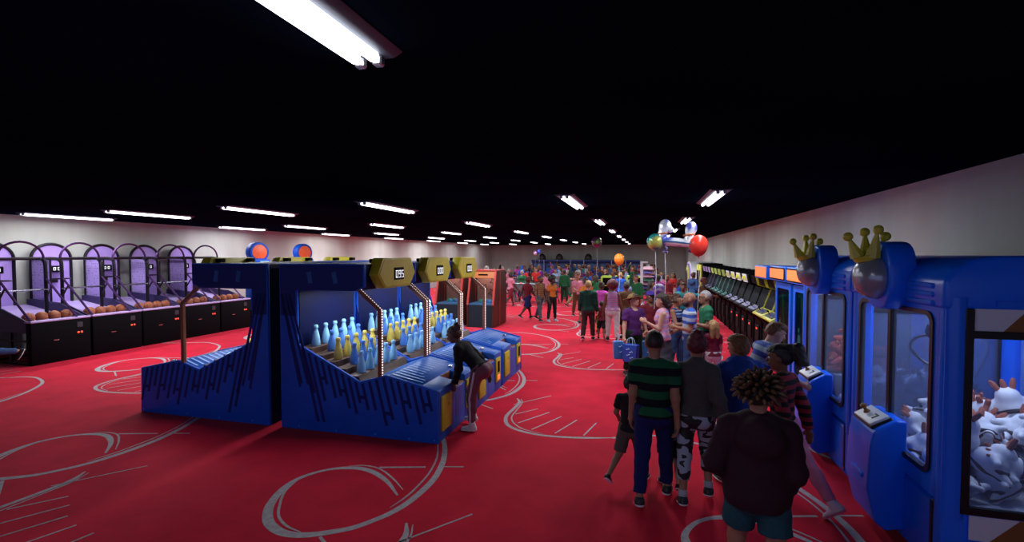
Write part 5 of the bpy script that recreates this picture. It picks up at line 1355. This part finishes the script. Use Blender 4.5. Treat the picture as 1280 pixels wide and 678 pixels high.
# --- nearest figures
dress('person in dark maroon hoodie with brown spiky twists, closest to the viewer, back turned', (.75, 3.58), -4, 'tan', hoodm, cloth('cloth_teal_denim', (.015, .07, .09)), 'twists', 'dark', H=1.69, fat=1.16,
      pose=dict(arm_l=(-6, 20, 72, 30), arm_r=(-4, 9, 42, 30), leg_l=(8, 4, 8), leg_r=(-8, 4, 12), head=(-8, 0)), h=.011, topkw=dict(sleeve='long', hem=-.13, hood=True, off=.024, loose=.045, wr=.0035), botkw=dict(length=.36, flare=.03), shoe=white_shoe)
dress('person in green and black striped tee and navy trousers, walking away', (.10, 4.98), -4, 'tan', st_green, cloth('cloth_navy_chino', (.008, .012, .10)), 'buzz', 'dark', H=1.78,
      pose=dict(leg_l=(-14, 2, 4), leg_r=(16, 3, 12), arm_l=(2, 5, 8, 0), arm_r=(-6, 5, 10, 0), head=(0, -3)), h=.011, botkw=dict(off=.012), shoe=blk_shoe)
dress('person in grey turtleneck and black-and-pale zebra leggings, dark red updo, walking away', (.50, 5.05), -3, 'tan', noisy('cloth_grey_knit', (.065, .06, .062), (.05, .046, .048), 50, .9), zeb, 'updo', 'maroon', H=1.74, fem=True,
      pose=dict(leg_l=(-8, 2, 4), leg_r=(22, 3, 34), arm_l=(10, 5, 12, 0), arm_r=(-14, 12, 18, 0)), h=.011, topkw=dict(sleeve='long', hem=-.01, collar=True, off=.02), botkw=dict(length=.8, off=.008), shoe=blk_shoe, shoekw=dict(sock=mat('sock_pale', (.35, .38, .42), .8)))
dress('small child in black top and grey shorts reaching up to the person in striped tee', (-.13, 5.3), -25, 'tan', CL('black'), cloth('cloth_taupe', (.1, .07, .06)), 'short', 'dark', H=1.22, child=True,
      pose=dict(leg_l=(-22, 3, 30), leg_r=(18, 3, 10), arm_r=(120, 10, 60, 0), arm_l=(10, 20, 40, 0)), h=.011, botkw=dict(length=.48, flare=.02), shoe=blk_shoe)
dress('small child in mint tee and black shorts, mostly hidden between the two walking adults', (.27, 5.35), 0, 'pale', cloth('cloth_mint', (.11, .30, .20)), CL('black'), 'mop', 'brown', H=1.12, child=True,
      pose=dict(leg_l=(14, 3, 20), leg_r=(-16, 3, 26), arm_l=(60, 15, 40, 0)), h=.011, botkw=dict(length=.47, flare=.02), shoe=blk_shoe, topkw=dict(hem=-.09))
dress('person in bright blue hoodie with brown hair, behind the spiky-haired person', (.98, 5.55), 25, 'tan', cloth('cloth_cobalt', (.012, .05, .30)), CL('navy'), 'mop', 'ginger', H=1.66, fat=1.3,
      pose=dict(leg_l=(6, 3, 6), leg_r=(-6, 3, 8), head=(22, -4), arm_l=(12, 10, 40, 20), arm_r=(10, 12, 40, 20)), h=.012, topkw=dict(sleeve='long', hem=-.1, hood=True, off=.02, loose=.03), shoe=blk_shoe)
dress('person in blue and pale striped tee bending toward the claw machine glass', (1.28, 6.5), -78, 'pale', st_boy, CL('navy'), 'short', 'ginger', H=1.76,
      pose=dict(lean=24, head=(-6, -12), leg_l=(18, 3, 6), leg_r=(4, 3, 10), arm_l=(52, 8, 34, 0), arm_r=(50, 8, 34, 0)), h=.012, shoe=white_shoe)
dress('person in red and black striped top and pink track leggings, black ponytail, striding left', (1.28, 5.12), 52, 'brown', st_red, trackp, 'pony', 'black', H=1.7, fem=True,
      pose=dict(leg_l=(26, 2, 8), leg_r=(-27, 4, 8), foot_r=-42, arm_l=(-18, 8, 22, 0), arm_r=(-20, 14, 14, 0), head=(14, -4)), h=.011, topkw=dict(sleeve='long', hem=.02), botkw=dict(length=.93, off=.008), shoe=mat('shoe_pinkwhite', (.55, .42, .5), .6), shoekw=dict(sole=mat('sole_pink', (.5, .12, .22), .6), high=True), tapes=whites)
dress('person in black top and mauve track leggings leaning over the nearest bottle machine', (-2.21, 6.4), 84, 'brown', CL('black'), trackd, 'bun', 'auburn', H=1.68, fem=True,
      pose=dict(lean=46, head=(0, -2), leg_l=(12, 3, 14), leg_r=(30, 3, 34), arm_l=(40, 6, 22, 0), arm_r=(2, 12, 20, 0), curl_l=.9), h=.011, topkw=dict(sleeve='long', hem=.0), botkw=dict(length=.92, off=.008), shoe=white_shoe, shoekw=dict(high=True), tapes=whites)
# --- the talking group
dress('person in wide straw hat and purple tee holding blue shopping bags', (-.20, 10.05), 212, 'pale', cloth('cloth_violet', (.085, .018, .14)), cloth('cloth_bottle_green', (.01, .03, .015)), 'short', 'brown', H=1.72,
      pose=dict(arm_r=(6, 12, 12, 0), arm_l=(4, 12, 14, 0), curl_r=1.0, curl_l=1.0, head=(22, 14)), h=.013, hat=('wide', noisy('straw', (.26, .15, .05), (.2, .11, .04), 40, .8)), shoe=blk_shoe)
dress('person in purple cap and maroon shirt, behind the straw hat', (.13, 11.0), 205, 'brown', CL('maroon'), CL('charcoal'), 'buzz', 'black', H=1.72, pose=dict(head=(-10, 6)), h=.015, hat=('cap', cloth('cap_indigo', (.08, .04, .34))))
dress('person with very large dark bun and pink-blue striped tank, in profile facing left', (.33, 9.55), 88, 'pale', st_pinkblue, cloth('cloth_slate', (.06, .065, .085)), 'bigbun', 'dark', H=1.78, fem=True, fat=1.22,
      pose=dict(arm_l=(14, 6, 104, 0), arm_r=(4, 8, 60, 10), head=(0, 2)), h=.013, topkw=dict(tank=True, hem=-.06), bottom='skirt')
dress('person in navy striped tank and jeans with short curly brown hair', (.64, 10.5), 238, 'tan', st_navy, CL('denim'), 'curly', 'brown', H=1.7, fem=True, pose=dict(arm_r=(22, 8, 82, 10), arm_l=(8, 8, 30, 0), head=(20, 4)), h=.013, topkw=dict(tank=True, hem=.06), seed=5)
dress('bald bearded person in blue and white striped tee, in profile facing left', (.80, 9.4), 92, 'tan', st_blue, CL('denim'), None, 'dark', H=1.84, pose=dict(arm_l=(4, 6, 96, 20), arm_r=(4, 8, 70, 20), head=(0, 2)), h=.013, beard='dark', topkw=dict(hem=-.1))
_, g = dress('grey-haired person with glasses and green tee, facing left', (1.14, 9.95), 98, 'tan', cloth('cloth_emerald', (.018, .15, .075)), CL('charcoal'), 'buzz', 'grey', H=1.84, pose=dict(arm_l=(4, 8, 98, 20), arm_r=(4, 8, 40, 0)), h=.013)
b = MB()
for x in (-1, 1):
    b.tube([tuple(g.h((x * .034 + .027 * math.cos(a), .108, .004 + .022 * math.sin(a))) * g.k) for a in np.linspace(0, 2 * PI, 13)[:-1]], .004, 5, closed=True); b.tube([tuple(g.h((x * .06, .105, .008)) * g.k), tuple(g.h((x * .084, .0, .012)) * g.k)], .0035, 5)
b.tube([tuple(g.h((-.01, .112, .006)) * g.k), tuple(g.h((.01, .112, .006)) * g.k)], .0035, 5); b.build('glasses', blackm, _)
dress('girl in maroon tee and white shorts with long fair hair, back turned', (1.20, 9.35), 14, 'pale', cloth('cloth_wine', (.16, .015, .04)), CL('white'), 'long', 'blond', H=1.3, child=True, fem=True, h=.013, botkw=dict(length=.3), face_on=False)
HAIRM['spots'] = noisy('purple_spots', (.11, .03, .34), (.5, .45, .6), 9, .7, detail=0)
dress('person with big round purple spotted head wrap, standing behind the person with the large bun', (.36, 12.95), -8, 'brown', CL('denim'), CL('charcoal'), 'afro', 'spots', H=1.70, h=.017, topkw=dict(sleeve='long'), face_on=False)
dress('person in glossy teal jacket with arms spread wide', (1.1, 15.2), 178, 'brown', CL('teal'), CL('navy'), 'short', 'dark', H=1.7, h=.017, pose=dict(arm_l=(10, 82, 12, 0), arm_r=(40, 30, 40, 0), head=(0, 0)), topkw=dict(sleeve='long'))
# --- walkers in the middle distance
dress('blond person in dark green sweater and brown trousers, walking away', (-1.55, 13.95), 2, 'pale', cloth('cloth_deep_green', (.007, .05, .035)), cloth('cloth_dark_brown', (.045, .018, .02)), 'short', 'blond', H=1.80, pose=dict(leg_l=(-12, 3, 14), leg_r=(10, 3, 6), arm_l=(6, 9, 20, 0)), h=.014, topkw=dict(sleeve='long'), face_on=False)
dress('child in maroon tee and black shorts beside the blond walker', (-1.20, 14.25), 4, 'brown', CL('maroon'), CL('black'), 'buzz', 'dark', H=1.15, child=True, h=.015, botkw=dict(length=.5, flare=.02), face_on=False, pose=dict(leg_l=(10, 3, 8), leg_r=(-12, 3, 20)))
dress('person with maroon afro, pink striped tank and white trousers, walking away', (-.86, 13.85), 0, 'brown', striped('stripe_pink_violet', [(.55, .2, .33), (.28, .22, .5)], .06), CL('white'), 'afro', 'maroon', H=1.76, fem=True, fat=1.18, pose=dict(leg_l=(14, 3, 10), leg_r=(-8, 3, 10), arm_l=(-4, 12, 12, 0), arm_r=(4, 12, 12, 0)), h=.014, topkw=dict(tank=True, hem=-.03), face_on=False)
dress('person in dark brown top and long black shorts, right of the maroon afro', (-.50, 14.35), 10, 'brown', CL('brown'), CL('black'), 'short', 'dark', H=1.74, h=.015, botkw=dict(length=.58, flare=.02), face_on=False)
dress('person in magenta top and lime trousers, behind the blond walker', (-1.28, 15.2), -15, 'dark', CL('magenta'), cloth('cloth_lime', (.25, .35, .04)), 'bun', 'dark', H=1.68, fem=True, h=.015, topkw=dict(sleeve='long'), face_on=False)
dress('person in maroon tee and navy shorts striding right, left of three', (-4.3, 18.0), 318, 'dark', CL('maroon'), CL('navy'), 'short', 'maroon', H=1.74, pose=dict(leg_l=(20, 3, 8), leg_r=(-20, 3, 24), arm_l=(-24, 12, 10, 0), arm_r=(20, 10, 20, 0)), h=.015, botkw=dict(length=.52, flare=.03))
dress('bearded person in brown striped tee and grey jeans, middle of three', (-3.74, 17.6), 236, 'brown', st_brown, cloth('cloth_grey_denim', (.07, .09, .12)), 'buzz', 'dark', H=1.78, pose=dict(leg_l=(-18, 3, 12), leg_r=(14, 3, 6), head=(20, 0)), h=.015, beard='dark')
dress('person with black afro, orange top and black leggings, right of three', (-3.27, 17.55), 226, 'dark', CL('orange'), CL('black'), 'afro', 'black', H=1.72, fem=True, pose=dict(leg_l=(0, 5, 4), leg_r=(0, 5, 4), head=(26, 0)), h=.015, topkw=dict(hem=.02), shoe=cloth('shoe_pale_blue', (.3, .42, .55)), botkw=dict(off=.006))
dress('person in green sweatshirt and dark green trousers, back turned in the middle distance', (-3.9, 24.3), 10, 'brown', CL('green'), cloth('cloth_dark_green', (.012, .04, .02)), 'short', 'dark', H=1.78, h=.018, topkw=dict(sleeve='long'), face_on=False)
dress('person in red tee and khaki trousers striding right', (-3.0, 22.2), 285, 'tan', CL('red'), CL('khaki'), 'mop', 'auburn', H=1.78, h=.017, pose=dict(leg_l=(-24, 3, 20), leg_r=(24, 3, 6)), face_on=False)
dress('person in blue top and pale shorts with long brown hair', (-2.85, 25.2), 20, 'tan', CL('blue'), CL('paleblue'), 'long', 'brown', H=1.7, fem=True, h=.018, botkw=dict(length=.3), face_on=False)
dress('person in dark clothes playing at the teal-sided upright cabinets', (1.95, 18.6), 262, 'brown', CL('brown'), CL('black'), 'short', 'maroon', H=1.74, h=.016, pose=dict(arm_l=(45, 8, 30, 0), arm_r=(50, 8, 30, 0), lean=8, leg_l=(14, 3, 8), leg_r=(-18, 3, 16)), face_on=False)
dress('person in blue hoodie standing before the tall yellow booth', (2.0, 22.0), 320, 'brown', CL('denim'), CL('navy'), 'short', 'auburn', H=1.78, h=.016, topkw=dict(sleeve='long', hood=True), face_on=False)
dress('person in jeans at the leftmost basketball machine, only a lower leg in view', (-12.75, 6.45), 168, 'tan', CL('grey'), CL('denim'), 'short', 'dark', H=1.76, h=.016, pose=dict(leg_l=(-22, 3, 62), leg_r=(16, 3, 6)), face_on=False)

# --- the far crowd: a few poses, dressed one by one
def template(fem, child, pose, hair, bottom, sleeve, H):
    r, f = person((0, 0), 0, 't', H, fem, 1.0, pose, child)
    h = .022
    f.body('body', r, SKIN['tan'], h, detail=False)
    f.top(r, CL('grey'), h=h, sleeve=sleeve)
    f.bottoms(r, CL('navy'), h=h, length=bottom, name='trousers' if bottom > .6 else 'shorts')
    f.shoes(r, blk_shoe, h=.015); f.hair(r, hair, HAIRM['dark'], h=.016)
    return r
TEMPL = [template(False, False, dict(arm_l=(4, 8, 14, 0), arm_r=(20, 8, 60, 0)), 'short', .95, 'short', 1.78), template(True, False, dict(arm_l=(30, 8, 70, 0), arm_r=(4, 8, 14, 0)), 'long', .95, 'short', 1.68),
         template(False, False, dict(leg_l=(20, 3, 6), leg_r=(-18, 3, 24), arm_l=(-18, 8, 14, 0), arm_r=(20, 8, 20, 0)), 'mop', .52, 'short', 1.74), template(True, False, dict(leg_l=(-18, 3, 20), leg_r=(18, 3, 6)), 'bun', .95, 'long', 1.7),
         template(False, False, dict(arm_r=(150, 10, 20, 0)), 'buzz', .95, 'long', 1.8), template(True, False, dict(arm_l=(10, 10, 80, 10), arm_r=(10, 10, 80, 10)), 'afro', .5, 'short', 1.7), template(False, True, {}, 'mop', .5, 'short', 1.3)]
TFREE = [True] * len(TEMPL)
HN_ = {0: 'short hair', 1: 'long hair', 2: 'thick hair', 3: 'hair bun', 4: 'shaved head', 5: 'round afro', 6: 'thick hair'}
PO_ = {0: 'standing', 1: 'standing', 2: 'walking', 3: 'walking', 4: 'waving', 5: 'hands together', 6: 'small'}
rr = random.Random(11)
def setmat(o, m):
    o.material_slots[0].link = 'OBJECT'; o.material_slots[0].material = m
TAKEN = [(-5.75, 24.7, 1.5), (-7.7, 30.5, 1.5), (-5.2, 31.5, 1.5), (-1.75, 25.0, .9), (-.5, 25.4, .9), (-.14, 24.6, .75), (.15, 26.9, .6), (-9.2, 31.5, 1.0), (-3.9, 24.3, .8), (-3, 22.2, .8), (-2.85, 25.2, .8), (-1.28, 15.2, .7), (2.0, 22, .7), (1.1, 15.2, .8), (.36, 12.95, .7), (-4.3, 18, .8), (-3.74, 17.6, .8), (-3.27, 17.55, .8), (-1.55, 13.95, .7), (-.5, 14.35, .7)]
SEEN = set()
TOPS = ['navy', 'navy', 'maroon', 'purple', 'magenta', 'green', 'forest', 'teal', 'blue', 'blue', 'denim', 'grey', 'orange', 'red', 'brown', 'brown', 'charcoal', 'black', 'paleblue', 'pink']
BOTS = ['black', 'navy', 'denim', 'grey', 'khaki', 'brown', 'white', 'green', 'maroon', 'purple']
WN = {'paleblue': 'sky-blue', 'forest': 'dark-green'}
def crowd_person(x, y, where, t=None):
    if any((x - a) ** 2 + (y - b_) ** 2 < q * q for a, b_, q in TAKEN): return
    TAKEN.append((x, y, .68))
    t = rr.choice([0, 0, 1, 1, 2, 3, 3, 4, 5, 6]) if t is None else t
    while True:
        a, c, hc = rr.choice(TOPS), rr.choice(BOTS), rr.choice(['black', 'dark', 'brown', 'auburn', 'blond', 'ginger', 'maroon', 'grey'])
        if a != c and (a, c, t) not in SEEN: break
    SEEN.add((a, c, t))
    if TFREE[t]: r = TEMPL[t]; TFREE[t] = False
    else: r = copy_tree(TEMPL[t])
    r.location = (x, y, 0); r.rotation_euler = (0, 0, rr.uniform(0, 6.28))
    short = t in (2, 5, 6)
    tag(r, '%s person in %s top and %s %s, %s%s, %s' % (PO_[t], WN.get(a, a), WN.get(c, c), 'shorts' if short else 'trousers', '' if t == 4 else hc + ' ', HN_[t], where), 'person', 'visitors in the far crowd')
    sk = rr.choice(list(SKIN))
    for ch in r.children:
        n = ch.name.split('.')[0]
        if n == 'body': setmat(ch, SKIN[sk])
        elif n == 'shirt': setmat(ch, CL(a))
        elif n in ('trousers', 'shorts'): setmat(ch, CL(c))
        elif n == 'hair': setmat(ch, HAIRM[hc])
def zone(x, y):
    if y > 40: return 'near the blue booths'
    if x > .3: return 'right of the crowd'
    if x > -3: return 'mid crowd'
    return 'by the hockey tables'
for x, y in ((-8.6, 29.2), (-9.3, 30.0), (-8.0, 28.6), (-8.9, 33.2), (-9.9, 33.6), (-10.3, 31.2), (-7.2, 28.3), (-6.6, 28.8), (-6.9, 32.6), (-6.0, 29.0), (-4.4, 29.2), (-4.2, 33.2), (.9, 21.0), (.5, 19.2), (-.3, 18.3), (1.3, 24.0), (-1.0, 21.2), (-2.0, 21.0), (.2, 16.4), (-2.0, 17.2), (-2.6, 19.4), (-.4, 20.2), (1.2, 18.0)):
    crowd_person(x, y, zone(x, y))
n = 0
while n < 900 and len(TAKEN) < 20 + 23 + 95:
    n += 1
    y = rr.choice([rr.uniform(22, 33), rr.uniform(33, 45), rr.uniform(36, 45.2)]); x = rr.uniform(-.26 * y - 1.0, .055 * y - .2) if y < 34 else rr.uniform(-9.6, .9)
    if x > 2.0 or (y < 30 and x < -7.5): continue
    crowd_person(x, y, zone(x, y))
for k, f_ in enumerate(TFREE):
    if f_: crowd_person(-3.0 + k * .7, 28.5, 'mid crowd', k)
# ------------------------------------------------------------------ shopping bags, balloons
bagm = noisy('bag_blue', (.03, .20, .55), (.025, .17, .48), 4, .45); bagw = mat('bag_scribble', (.5, .7, .8), .5)
def bag(x, y, z, rz, label, m=bagm):
    r = empty('shopping_bag', (x, y, z), rz, label, 'bag', 'blue shopping bags')
    b = MB(); b.prism([(-.15, .0), (.15, .0), (.165, .36), (-.165, .36)], 'y', -.06, .06, .012, 1); bd = b.build('body', m, r)
    for y_ in (-.05, .05):
        b = MB(); b.tube(crom([(-.07, y_, .355), (-.05, y_ * .6, .45), (0, y_ * .3, .485), (.05, y_ * .6, .45), (.07, y_, .355)], 4), .006, 6); b.build('handle', bagw, r)
    b = MB()
    for y_ in (-.066, .066): [b.tube([(cx + .035 * t, y_, cz + .012 * math.sin(t * 3)) for t in np.linspace(-1, 1, 9)], .006, 5) for cx, cz in ((-.03, .26), (.04, .21), (-.02, .15), (.05, .1))]
    b.build('scribble', bagw, bd)
bag(-.44, 9.97, .36, .3, 'light blue shopping bag with pale scribble, hanging left of the straw hat person')
bag(-.25, 9.78, .34, -.5, 'deep blue shopping bag beside the straw hat person, right of the light one', noisy('bag_deep_blue', (.012, .07, .42), (.01, .06, .36), 4, .45))
bag(.10, 10.12, .36, .2, 'light blue shopping bag hanging right of the straw hat person, behind the striped tee')
def balloon(loc, r_, m, label, string=1.0, shape=1.12, foil=False):
    r = empty('balloon', loc, 0, label, 'balloon', 'balloons')
    b = MB(); pr = [(.002, -shape * 1.06), (.09, -shape * 1.0)] + [(math.sin(a) * (1 - .12 * max(0, -math.cos(a)) ** 2 * 0 - (0.16 * (1 + math.cos(a)) / 2 if not foil else 0)), -math.cos(a) * shape) for a in np.linspace(.22, PI - .02, 16)]
    pr = [(p * r_, q * r_) for p, q in pr]
    b.lathe(pr, 24, cap=False); b.lathe([(.03 * r_ * 3, -shape * r_ * 1.13), (.05 * r_, -shape * r_ * 1.05), (.01, -shape * r_)], 10)
    b.build('skin', m, r, 60)
    b = MB(); b.tube([(0, 0, -shape * r_ * 1.1), (.02, 0, -shape * r_ * 1.1 - string * .4), (-.01, .01, -shape * r_ * 1.1 - string)], .006, 5); b.build('string', mat('balloon_string', (.6, .6, .65), .6), r)
    return r
def foil(name, cols, scale):
    m = mat(name, cols[0], .2, .45)
    nt, N, L, b_ = nodes(m); tc = N.new('ShaderNodeTexCoord'); nz = N.new('ShaderNodeTexNoise'); nz.inputs['Scale'].default_value = scale; nz.inputs['Detail'].default_value = .3
    rp = N.new('ShaderNodeValToRGB'); els = rp.color_ramp.elements; els[0].position = .36; els[0].color = (*cols[0], 1); els[1].position = .66; els[1].color = (*cols[2], 1); e = els.new(.5); e.color = (*cols[1], 1)
    L.new(tc.outputs['Object'], nz.inputs['Vector']); L.new(nz.outputs['Fac'], rp.inputs[0]); L.new(rp.outputs[0], b_.inputs['Base Color']); return m
rub_red = mat('balloon_red', (.62, .035, .02), .22, spec=.6); rub_or = mat('balloon_orange', (.75, .20, .02), .25, spec=.6)
balloon((.94, 9.4, 2.62), .175, rub_red, 'glossy red balloon floating over the grey-haired person', 1.1)
balloon((.19, 9.55, 2.70), .155, foil('foil_teal', ((.01, .12, .15), (.02, .3, .3), (.5, .5, .1)), 4), 'round teal and yellow foil balloon left of the silver one', 1.1, 1.02, True)
balloon((-.79, 15.9, 2.31), .17, rub_or, 'orange balloon floating in front of the back wall', 1.0)
balloon((-1.75, 18.5, 2.94), .19, foil('foil_violet', ((.3, .03, .35), (.1, .02, .15), (.2, .4, .1)), 4), 'violet and green shiny balloon high in the middle of the hall', 1.0, 1.05, True)
balloon((-8.46, 38, 2.58), .17, foil('foil_pink', ((.6, .1, .5), (.5, .08, .45), (.7, .5, .7)), 3), 'small pink balloon above the left end of the blue booths', .8)
balloon((-8.14, 38, 2.72), .17, foil('foil_blue', ((.03, .05, .5), (.03, .05, .4), (.1, .15, .7)), 3), 'small blue balloon beside the pink one above the blue booths', .9)
# silver twin foil balloon: a white-blue sausage with two upright rounded lobes
r = empty('balloon', (.58, 9.5, 2.72), -.15, 'large silver, white and blue twin-lobed foil balloon beside the red balloon', 'balloon', 'balloons')
sil = foil('foil_silver', ((.1, .12, .5), (.75, .78, .85), (.9, .92, .97)), 6)
pr = [rc((-.34, 0, .0), (.34, 0, -.07), .085, .075), rc((-.3, 0, .02), (-.24, 0, .2), .09, .085), el((-.22, 0, .27), (.11, .09, .13)), rc((.2, 0, -.02), (.22, 0, .17), .085, .075), el((.24, 0, .22), (.1, .085, .125)), el((-.12, -.02, .2), (.05, .05, .06))]
V, Q = nets(lambda P: field(pr, P, .035), *bounds(pr), .011); link('skin', raw_mesh('skin', [(V, Q)], [sil]), r)
for x, z in ((-.26, .13), (.2, .1)):
    b = MB(); b.tube([(x + .088 * math.cos(a), .088 * math.sin(a), z + .01 * math.cos(a)) for a in np.linspace(0, 2 * PI, 17)[:-1]], .018, 6, closed=True); b.build('red_collar', mat('foil_red_band', (.5, .15, .04), .3, .6), r)
b = MB(); b.tube([(-.34, -.086, .0), (0, -.082, -.03), (.34, -.074, -.08)], .014, 6); b.build('blue_band', mat('foil_blue_band', (.03, .14, .35), .3, .6), r)
for x in (-.22, .24):
    b = MB(); b.tube(crom([(x, 0, -.08), (x + .03, 0, -.15), (x - .03, .01, -.2), (x + .05, .0, -.22)], 4), .022, 6); b.build('tail_knot', sil, r)
b = MB(); b.tube([(-.22, 0, -.2), (-.2, 0, -.7), (-.22, 0, -1.2)], .006, 5); b.build('string', MATS['balloon_string'], r)
